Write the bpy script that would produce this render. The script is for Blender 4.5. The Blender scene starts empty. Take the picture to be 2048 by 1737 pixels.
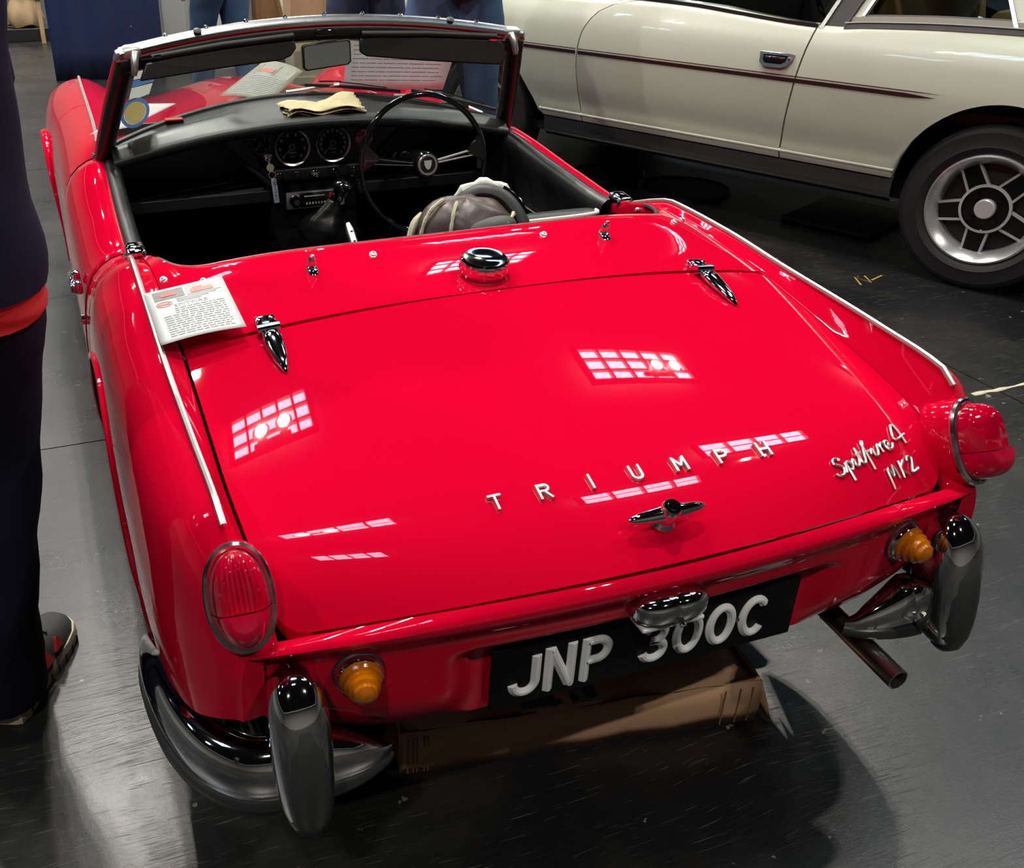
import bpy, bmesh, math, random
import numpy as np
from mathutils import Vector, Matrix
random.seed(7)
S = bpy.context.scene
COL = S.collection
PI = math.pi
G = 0.04   # the red car was measured in a frame whose floor is at z = G

# ---------------------------------------------------------------- camera
cd = bpy.data.cameras.new('camera')
cam = bpy.data.objects.new('camera', cd)
COL.objects.link(cam)
yaw, pitch, roll = 0.33663, 0.50841, -0.00188
dv = np.array([math.sin(yaw)*math.cos(pitch), math.cos(yaw)*math.cos(pitch), -math.sin(pitch)])
rv = np.array([math.cos(yaw), -math.sin(yaw), 0.0])
uv = np.cross(rv, dv)
r2 = math.cos(roll)*rv + math.sin(roll)*uv
u2 = -math.sin(roll)*rv + math.cos(roll)*uv
cam.matrix_world = Matrix(((r2[0], u2[0], -dv[0], -0.74085), (r2[1], u2[1], -dv[1], -0.95186),
                           (r2[2], u2[2], -dv[2], 1.44270-G), (0, 0, 0, 1)))
cd.sensor_width = 36.0
cd.lens = 1971.66/2048*36.0
cd.shift_x = 248.66/2048
cd.shift_y = -1.77/2048
cd.clip_start = 0.05
S.camera = cam

# ---------------------------------------------------------------- world, exposure
w = bpy.data.worlds.new('world'); S.world = w; w.use_nodes = True
w.node_tree.nodes['Background'].inputs[0].default_value = (0.80, 0.86, 1.0, 1)
w.node_tree.nodes['Background'].inputs[1].default_value = 0.4
vs = S.view_settings
vs.view_transform = 'Standard'; vs.look = 'None'; vs.gamma = 1.0; vs.exposure = -0.15
vs.use_curve_mapping = False
S.cycles.max_bounces = 10; S.cycles.transparent_max_bounces = 12
S.cycles.sample_clamp_indirect = 8.0
S.cycles.caustics_reflective = False; S.cycles.caustics_refractive = False
SKY_E = 16.5      # brightness of the roof lights
LAMP_W = 142.0    # high bay lamps, the added fill ones included

# ---------------------------------------------------------------- materials
def mat(name, col, rough=0.5, metal=0.0, coat=0.0, spec=0.5, var=0.06, vscale=30.0, bump=0.0, bscale=200.0,
        sheen=0.0, trans=0.0, rvar=0.05, emit=None, estr=1.0, ior=1.5):
    m = bpy.data.materials.new(name); m.use_nodes = True
    nt = m.node_tree; b = nt.nodes['Principled BSDF']
    tc = nt.nodes.new('ShaderNodeTexCoord')
    nz = nt.nodes.new('ShaderNodeTexNoise'); nz.inputs['Scale'].default_value = vscale; nz.inputs['Detail'].default_value = 4
    nt.links.new(tc.outputs['Object'], nz.inputs['Vector'])
    mx = nt.nodes.new('ShaderNodeMix'); mx.data_type = 'RGBA'
    c = Vector(col[:3])
    lo = [max(0, v*(1-var)) for v in c]; hi = [min(1, v*(1+var)) for v in c]
    mx.inputs['A'].default_value = (*lo, 1); mx.inputs['B'].default_value = (*hi, 1)
    nt.links.new(nz.outputs['Fac'], mx.inputs['Factor'])
    nt.links.new(mx.outputs['Result'], b.inputs['Base Color'])
    mr = nt.nodes.new('ShaderNodeMapRange')
    mr.inputs['To Min'].default_value = max(0, rough*(1-rvar*2)); mr.inputs['To Max'].default_value = min(1, rough*(1+rvar*2))
    nt.links.new(nz.outputs['Fac'], mr.inputs['Value']); nt.links.new(mr.outputs['Result'], b.inputs['Roughness'])
    b.inputs['Metallic'].default_value = metal
    b.inputs['Coat Weight'].default_value = coat; b.inputs['Coat Roughness'].default_value = 0.015
    b.inputs['Specular IOR Level'].default_value = spec
    b.inputs['IOR'].default_value = ior
    if sheen: b.inputs['Sheen Weight'].default_value = sheen
    if trans: b.inputs['Transmission Weight'].default_value = trans
    if bump:
        n2 = nt.nodes.new('ShaderNodeTexNoise'); n2.inputs['Scale'].default_value = bscale; n2.inputs['Detail'].default_value = 3
        nt.links.new(tc.outputs['Object'], n2.inputs['Vector'])
        bp = nt.nodes.new('ShaderNodeBump'); bp.inputs['Strength'].default_value = bump; bp.inputs['Distance'].default_value = 0.002
        nt.links.new(n2.outputs['Fac'], bp.inputs['Height']); nt.links.new(bp.outputs['Normal'], b.inputs['Normal'])
    if emit is not None:
        b.inputs['Emission Color'].default_value = (*emit, 1); b.inputs['Emission Strength'].default_value = estr
    return m

def glassmat(name, tint, rough=0.0, base=0.0):
    """thin pane: tinted see-through plus a mirror reflection that grows at grazing angles"""
    m = bpy.data.materials.new(name); m.use_nodes = True
    nt = m.node_tree; nt.nodes.clear()
    out = nt.nodes.new('ShaderNodeOutputMaterial')
    tr = nt.nodes.new('ShaderNodeBsdfTransparent'); tr.inputs[0].default_value = (*tint, 1)
    gl = nt.nodes.new('ShaderNodeBsdfGlossy'); gl.inputs['Roughness'].default_value = rough
    fr = nt.nodes.new('ShaderNodeFresnel'); fr.inputs['IOR'].default_value = 1.5
    nz = nt.nodes.new('ShaderNodeTexNoise'); nz.inputs['Scale'].default_value = 8
    ad = nt.nodes.new('ShaderNodeMath'); ad.operation = 'MULTIPLY_ADD'; ad.inputs[1].default_value = 0.02
    mxs = nt.nodes.new('ShaderNodeMixShader')
    nt.links.new(nz.outputs['Fac'], ad.inputs[0]); nt.links.new(fr.outputs[0], ad.inputs[2])
    nt.links.new(ad.outputs[0], mxs.inputs[0]); nt.links.new(tr.outputs[0], mxs.inputs[1]); nt.links.new(gl.outputs[0], mxs.inputs[2])
    nt.links.new(mxs.outputs[0], out.inputs['Surface'])
    return m

def emat(name, col, s):
    m = bpy.data.materials.new(name); m.use_nodes = True
    nt = m.node_tree; nt.nodes.clear()
    out = nt.nodes.new('ShaderNodeOutputMaterial'); e = nt.nodes.new('ShaderNodeEmission')
    nz = nt.nodes.new('ShaderNodeTexNoise'); nz.inputs['Scale'].default_value = 0.8
    mr = nt.nodes.new('ShaderNodeMapRange'); mr.inputs['To Min'].default_value = s*0.92; mr.inputs['To Max'].default_value = s*1.08
    e.inputs[0].default_value = (*col, 1)
    nt.links.new(nz.outputs['Fac'], mr.inputs['Value']); nt.links.new(mr.outputs['Result'], e.inputs[1])
    nt.links.new(e.outputs[0], out.inputs['Surface'])
    return m

M_ = {}
M_['red'] = mat('red_paint', (0.58, 0.0010, 0.024), 0.6, coat=1.0, var=0.02, spec=0.0)
M_['chrome'] = mat('chrome', (0.86, 0.86, 0.88), 0.045, metal=1.0, var=0.02)
M_['capping'] = mat('brushed_capping', (0.50, 0.50, 0.52), 0.24, metal=1.0, var=0.1)
M_['bead'] = mat('bright_beading', (0.80, 0.79, 0.76), 0.33, metal=1.0, var=0.03)
M_['alu'] = mat('polished_aluminium', (0.80, 0.80, 0.82), 0.28, metal=1.0, var=0.05)
M_['castalu'] = mat('cast_aluminium', (0.62, 0.62, 0.63), 0.28, metal=0.7, var=0.06)
M_['chrome2'] = mat('dulled_chrome', (0.80, 0.80, 0.80), 0.16, metal=1.0, var=0.03)
M_['spokealu'] = mat('machined_aluminium', (0.66, 0.66, 0.67), 0.32, metal=0.3, var=0.05)
M_['stain'] = mat('stainless', (0.60, 0.57, 0.52), 0.24, metal=1.0, var=0.1)
M_['rubber'] = mat('black_rubber', (0.018, 0.018, 0.019), 0.5, var=0.1)
M_['tyre'] = mat('tyre_rubber', (0.012, 0.012, 0.013), 0.62, var=0.15, bump=0.2, bscale=90)
M_['grubber'] = mat('grey_overrider_rubber', (0.035, 0.036, 0.038), 0.34, var=0.12, spec=0.6)
M_['vinyl'] = mat('black_vinyl', (0.010, 0.010, 0.011), 0.38, var=0.1, bump=0.12, bscale=500)
M_['carpet'] = mat('black_carpet', (0.006, 0.006, 0.007), 0.95, spec=0.1, var=0.2, bump=0.4, bscale=600)
M_['gloss_black'] = mat('gloss_black', (0.006, 0.006, 0.007), 0.08, coat=0.6)
M_['satin_black'] = mat('satin_black', (0.012, 0.012, 0.013), 0.45)
M_['plate'] = mat('plate_black', (0.006, 0.006, 0.007), 0.35, spec=0.12)
M_['white'] = mat('white_plastic', (0.88, 0.90, 0.92), 0.35, var=0.02)
M_['piping'] = mat('white_piping', (0.70, 0.70, 0.62), 0.4)
M_['amber'] = mat('amber_lens', (0.75, 0.20, 0.0), 0.08, coat=0.8, trans=0.35, var=0.15, vscale=120, bump=0.25, bscale=300)
M_['lensred'] = mat('red_lens', (0.55, 0.0, 0.025), 0.06, coat=1.0, trans=0.25, var=0.3, vscale=60)
M_['lensred2'] = mat('red_reflector_lens', (0.58, 0.0, 0.035), 0.08, coat=1.0, var=0.2, vscale=200)
M_['stagwhite'] = mat('old_white_paint', (0.55, 0.57, 0.47), 0.35, coat=1.0, var=0.02, vscale=3)
M_['stripe'] = mat('dark_maroon_stripe', (0.02, 0.004, 0.006), 0.4)
M_['sill'] = mat('black_sill', (0.05, 0.05, 0.05), 0.25, coat=0.5, var=0.2, vscale=5)
M_['glass'] = glassmat('windscreen_glass', (0.80, 0.85, 0.82))
M_['sideglass'] = glassmat('side_glass', (0.62, 0.68, 0.66))
M_['mirror'] = mat('mirror_glass', (0.62, 0.65, 0.65), 0.03, metal=1.0)
M_['paper'] = mat('white_paper', (0.54, 0.57, 0.575), 0.55, var=0.03)
M_['paper2'] = mat('plain_white_paper', (0.80, 0.80, 0.82), 0.6, var=0.02)
M_['ink'] = mat('grey_ink', (0.30, 0.31, 0.33), 0.6)
M_['inkdark'] = mat('dark_ink', (0.10, 0.10, 0.12), 0.6)
M_['map'] = mat('aged_paper', (0.62, 0.50, 0.28), 0.7, var=0.25, vscale=40, bump=0.3, bscale=60)
M_['card'] = mat('brown_cardboard', (0.52, 0.31, 0.185), 0.8, var=0.12, vscale=12, spec=0.2, bump=0.15, bscale=120)
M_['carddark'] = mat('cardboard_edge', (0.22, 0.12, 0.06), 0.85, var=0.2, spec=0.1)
M_['leather'] = mat('brown_leather', (0.055, 0.030, 0.026), 0.42, var=0.35, vscale=14, bump=0.5, bscale=50)
M_['fleece'] = mat('cream_fleece', (0.50, 0.46, 0.33), 0.95, var=0.2, vscale=80, bump=0.8, bscale=200)
M_['olive'] = mat('dark_grey_suede', (0.075, 0.08, 0.072), 0.6, var=0.1)
M_['navy'] = mat('navy_cloth', (0.016, 0.026, 0.085), 0.45, var=0.25, vscale=2.2, spec=0.4)
M_['navypants'] = mat('navy_trousers', (0.0075, 0.0095, 0.022), 0.85, var=0.25, vscale=9, spec=0.15, bump=0.3, bscale=500)
M_['navytop'] = mat('navy_sweatshirt', (0.012, 0.016, 0.040), 0.9, var=0.2, vscale=20, spec=0.15, bump=0.4, bscale=600)
M_['redshirt'] = mat('red_shirt', (0.60, 0.02, 0.02), 0.8, var=0.1)
M_['denim'] = mat('blue_denim', (0.045, 0.095, 0.20), 0.85, var=0.45, vscale=9, bump=0.3, bscale=400)
M_['denimdark'] = mat('dark_denim', (0.018, 0.030, 0.075), 0.85, var=0.4, vscale=9, bump=0.3, bscale=400)
M_['skin'] = mat('skin', (0.55, 0.33, 0.24), 0.5, var=0.08)
M_['hair'] = mat('brown_hair', (0.05, 0.03, 0.02), 0.6)
M_['shoegrey'] = mat('grey_mesh', (0.040, 0.040, 0.038), 0.8, var=0.3, vscale=200, bump=0.6, bscale=350)
M_['shoered'] = mat('red_trim', (0.45, 0.03, 0.02), 0.6)
M_['sole'] = mat('cream_sole', (0.60, 0.52, 0.38), 0.7, var=0.2, vscale=50)
M_['soleblue'] = mat('blue_sole', (0.05, 0.10, 0.25), 0.6)
M_['lace'] = mat('dark_laces', (0.03, 0.035, 0.05), 0.7)
M_['greypanel'] = mat('pale_grey_panel', (0.42, 0.43, 0.42), 0.6, var=0.05, vscale=4)
M_['wood'] = mat('pale_wood', (0.45, 0.30, 0.16), 0.6, var=0.2, vscale=20)
M_['bag'] = mat('brown_paper', (0.36, 0.25, 0.14), 0.8, var=0.25, vscale=10, bump=0.5, bscale=30)
M_['beige'] = mat('beige_crate_print', (0.40, 0.37, 0.27), 0.8, var=0.22, vscale=14)
M_['bluepanel'] = mat('blue_panel', (0.05, 0.16, 0.36), 0.6)
M_['tan'] = mat('tan_leather', (0.25, 0.17, 0.06), 0.55)
M_['matblack'] = mat('black_mat', (0.012, 0.012, 0.013), 0.55, var=0.2)
M_['yellow'] = mat('yellow_marking', (0.35, 0.26, 0.06), 0.8)
M_['brass'] = mat('brass_key', (0.66, 0.60, 0.38), 0.35, metal=0.5)
M_['fob'] = mat('pale_blue_fob', (0.50, 0.60, 0.72), 0.4)
M_['vinylroof'] = mat('grained_dark_vinyl', (0.045, 0.042, 0.042), 0.7, bump=0.5, bscale=700)
M_['sky'] = emat('rooflight_glazing', (0.50, 0.80, 1.0), SKY_E)
M_['steel'] = mat('grey_steel', (0.18, 0.18, 0.19), 0.5)
M_['ceil'] = mat('roof_sheet', (0.035, 0.035, 0.038), 0.8)
M_['wallp'] = mat('hall_wall', (0.50, 0.49, 0.46), 0.8)
M_['stickblue'] = mat('blue_print', (0.06, 0.15, 0.36), 0.5)
M_['sticktan'] = mat('tan_print', (0.42, 0.32, 0.12), 0.5)
M_['stickpale'] = mat('pale_print', (0.55, 0.55, 0.50), 0.5)
M_['photodark'] = mat('photo_print_dark', (0.13, 0.12, 0.11), 0.4, var=0.5, vscale=60)
M_['photored'] = mat('photo_print_red', (0.45, 0.06, 0.05), 0.4)
M_['photogrey'] = mat('photo_print_grey', (0.33, 0.32, 0.29), 0.4, var=0.3, vscale=60)
M_['flyer'] = mat('flyer_paper', (0.55, 0.56, 0.47), 0.5, var=0.05)
def leaf(name):
    m = M_[name]; nt = m.node_tree; b = nt.nodes['Principled BSDF']; out = nt.nodes['Material Output']
    t = nt.nodes.new('ShaderNodeBsdfTranslucent'); x = nt.nodes.new('ShaderNodeMixShader'); x.inputs[0].default_value = 0.45
    nt.links.new(b.inputs['Base Color'].links[0].from_socket, t.inputs[0])
    nt.links.new(b.outputs[0], x.inputs[1]); nt.links.new(t.outputs[0], x.inputs[2]); nt.links.new(x.outputs[0], out.inputs['Surface'])
for q in ('paper2', 'flyer', 'stickblue', 'sticktan', 'stickpale'): leaf(q)

def floor_material():
    m = bpy.data.materials.new('worn_black_floor'); m.use_nodes = True
    nt = m.node_tree; b = nt.nodes['Principled BSDF']; L = nt.links.new
    tc = nt.nodes.new('ShaderNodeTexCoord')
    def noise(scale, detail=5, rough=0.6, vec=None, dist=0.0):
        n = nt.nodes.new('ShaderNodeTexNoise'); n.inputs['Scale'].default_value = scale; n.inputs['Detail'].default_value = detail
        n.inputs['Roughness'].default_value = rough; n.inputs['Distortion'].default_value = dist
        L(vec if vec is not None else tc.outputs['Object'], n.inputs['Vector']); return n.outputs['Fac']
    def ramp(src, a, bb, ca=0.0, cb=1.0):
        r = nt.nodes.new('ShaderNodeMapRange'); r.inputs['From Min'].default_value = a; r.inputs['From Max'].default_value = bb
        r.inputs['To Min'].default_value = ca; r.inputs['To Max'].default_value = cb
        L(src, r.inputs['Value']); return r.outputs['Result']
    def math_(op, a, bb):
        n = nt.nodes.new('ShaderNodeMath'); n.operation = op
        for i, v in enumerate((a, bb)):
            if isinstance(v, (int, float)): n.inputs[i].default_value = v
            else: L(v, n.inputs[i])
        return n.outputs[0]
    def scratch(rot, sx, sy, thr, seed):
        mp = nt.nodes.new('ShaderNodeMapping'); mp.inputs['Rotation'].default_value = (0, 0, rot)
        mp.inputs['Scale'].default_value = (sx, sy, 1); mp.inputs['Location'].default_value = (seed, seed*1.7, 0)
        L(warp, mp.inputs['Vector'])
        f = noise(1.0, 2, 0.5, mp.outputs['Vector'])
        return ramp(f, thr, thr+0.03)
    wn = nt.nodes.new('ShaderNodeTexNoise'); wn.inputs['Scale'].default_value = 1.3; wn.inputs['Detail'].default_value = 2
    L(tc.outputs['Object'], wn.inputs['Vector'])
    wv = nt.nodes.new('ShaderNodeVectorMath'); wv.operation = 'MULTIPLY_ADD'; wv.inputs[1].default_value = (0.14, 0.14, 0.0)
    L(wn.outputs['Color'], wv.inputs[0]); L(tc.outputs['Object'], wv.inputs[2]); warp = wv.outputs[0]
    sc = None
    for i, (rot, sx, sy, thr) in enumerate(((0.35, 5.0, 260, 0.72), (1.2, 4.0, 290, 0.72), (2.1, 6.0, 250, 0.72), (2.75, 3.5, 300, 0.725), (0.9, 9, 330, 0.70), (1.75, 8.0, 330, 0.70), (0.05, 10, 300, 0.71), (2.45, 9, 340, 0.70))):
        s_ = scratch(rot, sx, sy, thr, i*3.1)
        sc = s_ if sc is None else math_('MAXIMUM', sc, s_)
    fs = None
    for i, (rot, sx, sy, thr) in enumerate(((0.5, 9, 420, 0.64), (1.35, 8, 460, 0.645), (2.25, 10, 430, 0.64), (2.9, 7, 470, 0.645))):
        s_ = scratch(rot, sx, sy, thr, 20+i*2.3); fs = s_ if fs is None else math_('MAXIMUM', fs, s_)
    patch_ = ramp(noise(3.2, 4, 0.6), 0.40, 0.62)
    fs = math_('MULTIPLY', fs, patch_)
    spots = ramp(noise(26, 3, 0.5), 0.715, 0.74)
    stain = ramp(noise(1.6, 6, 0.7, None, 0.6), 0.45, 0.75)
    mark = math_('MAXIMUM', math_('MULTIPLY', sc, 0.30), math_('MULTIPLY', spots, 0.8))
    mix1 = nt.nodes.new('ShaderNodeMix'); mix1.data_type = 'RGBA'
    mix1.inputs['A'].default_value = (0.009, 0.009, 0.010, 1); mix1.inputs['B'].default_value = (0.026, 0.026, 0.024, 1)
    L(stain, mix1.inputs['Factor'])
    mix2 = nt.nodes.new('ShaderNodeMix'); mix2.data_type = 'RGBA'
    mix2.inputs['B'].default_value = (0.20, 0.20, 0.18, 1)
    L(mark, mix2.inputs['Factor']); L(mix1.outputs['Result'], mix2.inputs['A'])
    L(mix2.outputs['Result'], b.inputs['Base Color'])
    fine = noise(45, 6, 0.7)
    L(math_('ADD', ramp(noise(2.5, 5, 0.65), 0.3, 0.7, 0.20, 0.30), math_('ADD', math_('MULTIPLY', fine, 0.10), math_('ADD', math_('MULTIPLY', sc, 0.22), math_('MULTIPLY', fs, 0.20)))), b.inputs['Roughness'])
    b.inputs['Specular IOR Level'].default_value = 0.44
    bp = nt.nodes.new('ShaderNodeBump'); bp.inputs['Strength'].default_value = 0.16; bp.inputs['Distance'].default_value = 0.002
    L(math_('ADD', math_('MULTIPLY', math_('MAXIMUM', sc, fs), -0.6), noise(130, 5, 0.7)), bp.inputs['Height']); L(bp.outputs['Normal'], b.inputs['Normal'])
    return m
M_['floorb'] = floor_material()

# ---------------------------------------------------------------- mesh helpers
def pchip(xs, ys):
    xs = np.array(xs, float); ys = np.array(ys, float)
    h = np.diff(xs); dl = np.diff(ys)/h
    m = np.zeros(len(xs))
    for i in range(1, len(xs)-1):
        if dl[i-1]*dl[i] > 0:
            w1 = 2*h[i]+h[i-1]; w2 = h[i]+2*h[i-1]
            m[i] = (w1+w2)/(w1/dl[i-1]+w2/dl[i])
    m[0] = dl[0]; m[-1] = dl[-1]
    def f(x):
        x = min(max(x, xs[0]), xs[-1])
        i = min(int(np.searchsorted(xs, x, 'right'))-1, len(xs)-2)
        t = (x-xs[i])/h[i]
        return float((2*t**3-3*t**2+1)*ys[i]+(t**3-2*t**2+t)*h[i]*m[i]+(-2*t**3+3*t**2)*ys[i+1]+(t**3-t**2)*h[i]*m[i+1])
    return f

def nspline(xs, ys):
    xs = np.array(xs, float); ys = np.array(ys, float); n = len(xs); h = np.diff(xs)
    A = np.zeros((n, n)); r = np.zeros(n); A[0, 0] = A[-1, -1] = 1
    for i in range(1, n-1):
        A[i, i-1] = h[i-1]; A[i, i] = 2*(h[i-1]+h[i]); A[i, i+1] = h[i]; r[i] = 6*((ys[i+1]-ys[i])/h[i]-(ys[i]-ys[i-1])/h[i-1])
    m = np.linalg.solve(A, r)
    def f(x):
        x = min(max(x, xs[0]), xs[-1]); i = min(int(np.searchsorted(xs, x, 'right'))-1, n-2)
        a = (xs[i+1]-x)/h[i]; b = (x-xs[i])/h[i]
        return float(a*ys[i]+b*ys[i+1]+((a**3-a)*m[i]+(b**3-b)*m[i+1])*h[i]**2/6)
    return f

def catmull(pts, n, closed=False):
    """n samples evenly spaced (by length) on a Catmull-Rom curve through pts"""
    P = [Vector(p) for p in pts]; k = len(P); out = []
    segs = k if closed else k-1
    for i in range(segs):
        if closed: a, b, c, d = P[(i-1) % k], P[i], P[(i+1) % k], P[(i+2) % k]
        else: a, b, c, d = P[max(i-1, 0)], P[i], P[i+1], P[min(i+2, k-1)]
        for j in range(12):
            t = j/12
            out.append(0.5*((2*b)+(c-a)*t+(2*a-5*b+4*c-d)*t*t+(3*b-a-3*c+d)*t**3))
    out.append(P[0].copy() if closed else P[-1].copy())
    L = [0.0]
    for i in range(1, len(out)): L.append(L[-1]+(out[i]-out[i-1]).length)
    res = []; tot = L[-1]; j = 0
    m = n if closed else n-1
    for i in range(n):
        s = tot*i/max(m, 1)
        while j < len(L)-2 and L[j+1] < s: j += 1
        f = 0 if L[j+1] == L[j] else (s-L[j])/(L[j+1]-L[j])
        res.append(out[j].lerp(out[j+1], f))
    return res

def sm(t): t = min(max(t, 0), 1); return t*t*(3-2*t)

class MB:
    def __init__(s): s.v = []; s.f = []; s.mi = []; s.cur = 0
    def add(s, vs, fs):
        o = len(s.v); s.v += [tuple(p) for p in vs]
        for f in fs: s.f.append([i+o for i in f]); s.mi.append(s.cur)
        return s
    def m(s, i): s.cur = i; return s
    def box(s, c, d, rz=0.0, M=None):
        hx, hy, hz = d[0]/2, d[1]/2, d[2]/2
        vs = [Vector((x*hx, y*hy, z*hz)) for z in (-1, 1) for y in (-1, 1) for x in (-1, 1)]
        R = M if M is not None else Matrix.Rotation(rz, 3, 'Z')
        vs = [R @ v+Vector(c) for v in vs]
        return s.add(vs, [(0, 2, 3, 1), (4, 5, 7, 6), (0, 1, 5, 4), (2, 6, 7, 3), (0, 4, 6, 2), (1, 3, 7, 5)])
    def rbox(s, c, d, r=0.01, M=None, n=3):
        """box with rounded edges"""
        bm = bmesh.new(); bmesh.ops.create_cube(bm, size=1.0)
        for v in bm.verts: v.co = Vector((v.co.x*d[0], v.co.y*d[1], v.co.z*d[2]))
        bmesh.ops.bevel(bm, geom=bm.edges[:], offset=min(r, min(d)*0.49), segments=n, profile=0.5, affect='EDGES')
        R = M if M is not None else Matrix.Identity(3)
        bm.verts.ensure_lookup_table()
        vs = [R @ v.co+Vector(c) for v in bm.verts]; fs = [[v.index for v in f.verts] for f in bm.faces]
        bm.free(); return s.add(vs, fs)
    def grid(s, rows, cu=False, cv=False):
        n = len(rows); k = len(rows[0]); vs = [p for r in rows for p in r]; fs = []
        for i in range(n if cv else n-1):
            for j in range(k if cu else k-1):
                a = i*k+j; b = i*k+(j+1) % k; c = ((i+1) % n)*k+(j+1) % k; d = ((i+1) % n)*k+j
                fs.append((a, b, c, d))
        return s.add(vs, fs)
    def loft(s, rings, cap=True):
        s.grid(rings, cu=True)
        if cap:
            k = len(rings[0]); o = len(s.v)-k*len(rings)
            s.f.append([o+i for i in range(k)][::-1]); s.mi.append(s.cur)
            s.f.append([o+k*(len(rings)-1)+i for i in range(k)]); s.mi.append(s.cur)
        return s
    def tube(s, pts, r, n=8, closed=False, cap=True, sx=1.0, up=None):
        P = [Vector(p) for p in pts]; k = len(P)
        rr = r if isinstance(r, (list, tuple)) else [r]*k
        rings = []; nrm = None
        for i in range(k):
            if closed: t = P[(i+1) % k]-P[(i-1) % k]
            else: t = P[min(i+1, k-1)]-P[max(i-1, 0)]
            t.normalize()
            if up is not None: a = Vector(up)-t*t.dot(Vector(up))
            elif nrm is None:
                a = Vector((0, 0, 1)) if abs(t.z) < 0.9 else Vector((1, 0, 0)); a = a-t*a.dot(t)
            else: a = nrm-t*nrm.dot(t)
            a.normalize(); nrm = a; b = t.cross(a)
            rings.append([P[i]+(a*math.cos(2*PI*j/n)+b*math.sin(2*PI*j/n)*sx)*rr[i] for j in range(n)])
        if closed: return s.grid(rings, cu=True, cv=True)
        return s.loft(rings, cap)
    def sweep(s, pts, prof, up, closed=False, cap=True, scale=None):
        """prof: (side, up) pairs carried along pts; side = t x up"""
        P = [Vector(p) for p in pts]; k = len(P); U = Vector(up); rings = []
        for i in range(k):
            if closed: t = P[(i+1) % k]-P[(i-1) % k]
            else: t = P[min(i+1, k-1)]-P[max(i-1, 0)]
            t.normalize(); u = (U-t*U.dot(t)).normalized(); sd = t.cross(u)
            q = 1.0 if scale is None else scale[i]
            rings.append([P[i]+sd*(a*q)+u*(b*q) for a, b in prof])
        if closed: return s.grid(rings, cu=True, cv=True)
        return s.loft(rings, cap)
    def lathe(s, prof, n=24, c=(0, 0, 0), M=None, cap=True):
        """prof: (radius, height) about local z, then M, then c"""
        R = M if M is not None else Matrix.Identity(3)
        rings = [[R @ Vector((r*math.cos(2*PI*j/n), r*math.sin(2*PI*j/n), h))+Vector(c) for j in range(n)] for r, h in prof]
        return s.loft(rings, cap)
    def prism(s, poly, a, b=None, M=None):
        """polygon list of 3-vectors a side, extruded by vector"""
        k = len(poly); d = Vector(a)
        vs = [Vector(p) for p in poly]+[Vector(p)+d for p in poly]
        fs = [list(range(k))[::-1], [k+i for i in range(k)]]+[(i, (i+1) % k, k+(i+1) % k, k+i) for i in range(k)]
        return s.add(vs, fs)
    def xform(s, M):
        s.v = [tuple(M @ Vector(p)) for p in s.v]; return s
    def build(s, name, mats, parent=None, ang=38, bevel=0.0, solid=0.0, recalc=True, sub=0, loc=None):
        me = bpy.data.meshes.new(name)
        me.from_pydata(s.v, [], s.f)
        if not isinstance(mats, (list, tuple)): mats = [mats]
        for q in mats: me.materials.append(M_[q] if isinstance(q, str) else q)
        me.polygons.foreach_set('material_index', s.mi)
        if recalc:
            bm = bmesh.new(); bm.from_mesh(me)
            bmesh.ops.remove_doubles(bm, verts=bm.verts, dist=1e-5)
            bmesh.ops.recalc_face_normals(bm, faces=bm.faces); bm.to_mesh(me); bm.free()
        me.shade_smooth(); me.set_sharp_from_angle(angle=math.radians(ang))
        o = bpy.data.objects.new(name, me); COL.objects.link(o)
        if parent is not None: o.parent = parent
        if loc is not None: o.location = loc
        if solid:
            q = o.modifiers.new('thickness', 'SOLIDIFY'); q.thickness = solid; q.offset = 0
        if bevel:
            q = o.modifiers.new('bevel', 'BEVEL'); q.width = bevel; q.segments = 2; q.limit_method = 'ANGLE'; q.angle_limit = math.radians(40)
        if sub:
            q = o.modifiers.new('smooth', 'SUBSURF'); q.levels = sub; q.render_levels = sub
        return o

def tag(o, label=None, cat=None, group=None, kind=None):
    if label: o['label'] = label
    if cat: o['category'] = cat
    if group: o['group'] = group
    if kind: o['kind'] = kind
    return o
def empty(name, loc, rz=0.0, label=None, cat=None, group=None):
    o = bpy.data.objects.new(name, None); COL.objects.link(o); o.location = loc; o.rotation_euler = (0, 0, rz)
    o.empty_display_size = 0.1
    return tag(o, label, cat, group)
def frame(normal, up=(0, 0, 1)):
    """3x3 with columns x, y, z = normal"""
    z = Vector(normal).normalized(); y = Vector(up); y = (y-z*y.dot(z)).normalized(); x = y.cross(z)
    return Matrix((x, y, z)).transposed()
SKYLIGHTS = [(.22, 5.93, 1.25, .72, 5, 3), (6.3, 5.88, 1.95, .70, 5, 3), (.5, 2.0, 1.5, .6, 4, 2), (.0, -1.1, 1.0, .6, 4, 2),
             (7.15, 2.9, 2.2, .7, 4, 2), (4.7, 1.3, 2.0, .6, 4, 2), (-.95, 8.9, 1.7, 1.0, 5, 3), (5.2, 9.8, 1.7, 1.0, 5, 3), (.05, 13, 1.6, 1.05, 5, 3), (6.2, 14.5, 1.6, 1.05, 5, 3), (.05, 18, 1.6, 1.05, 5, 3)]
SKYLIGHTS += [(x, y, 1.6, 1.05, 5, 3) for x in (-12.4, -6.2, 12.4) for y in (1.4, 6.35, 11.5, 17)]
LAMPS = [(x, y) for x in (-6.2, .19, 6.54) for y in (1.9, 5.62, 11.5)] + [(-.95, 8.1), (-1.0, 7.1), (-3.5, -4.5), (3.5, -4.5)] + [(x, y) for x in (-3, 4) for y in (17, 23)]  # added as fill: second left-front lamp, pair behind the camera, the far rows
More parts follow.
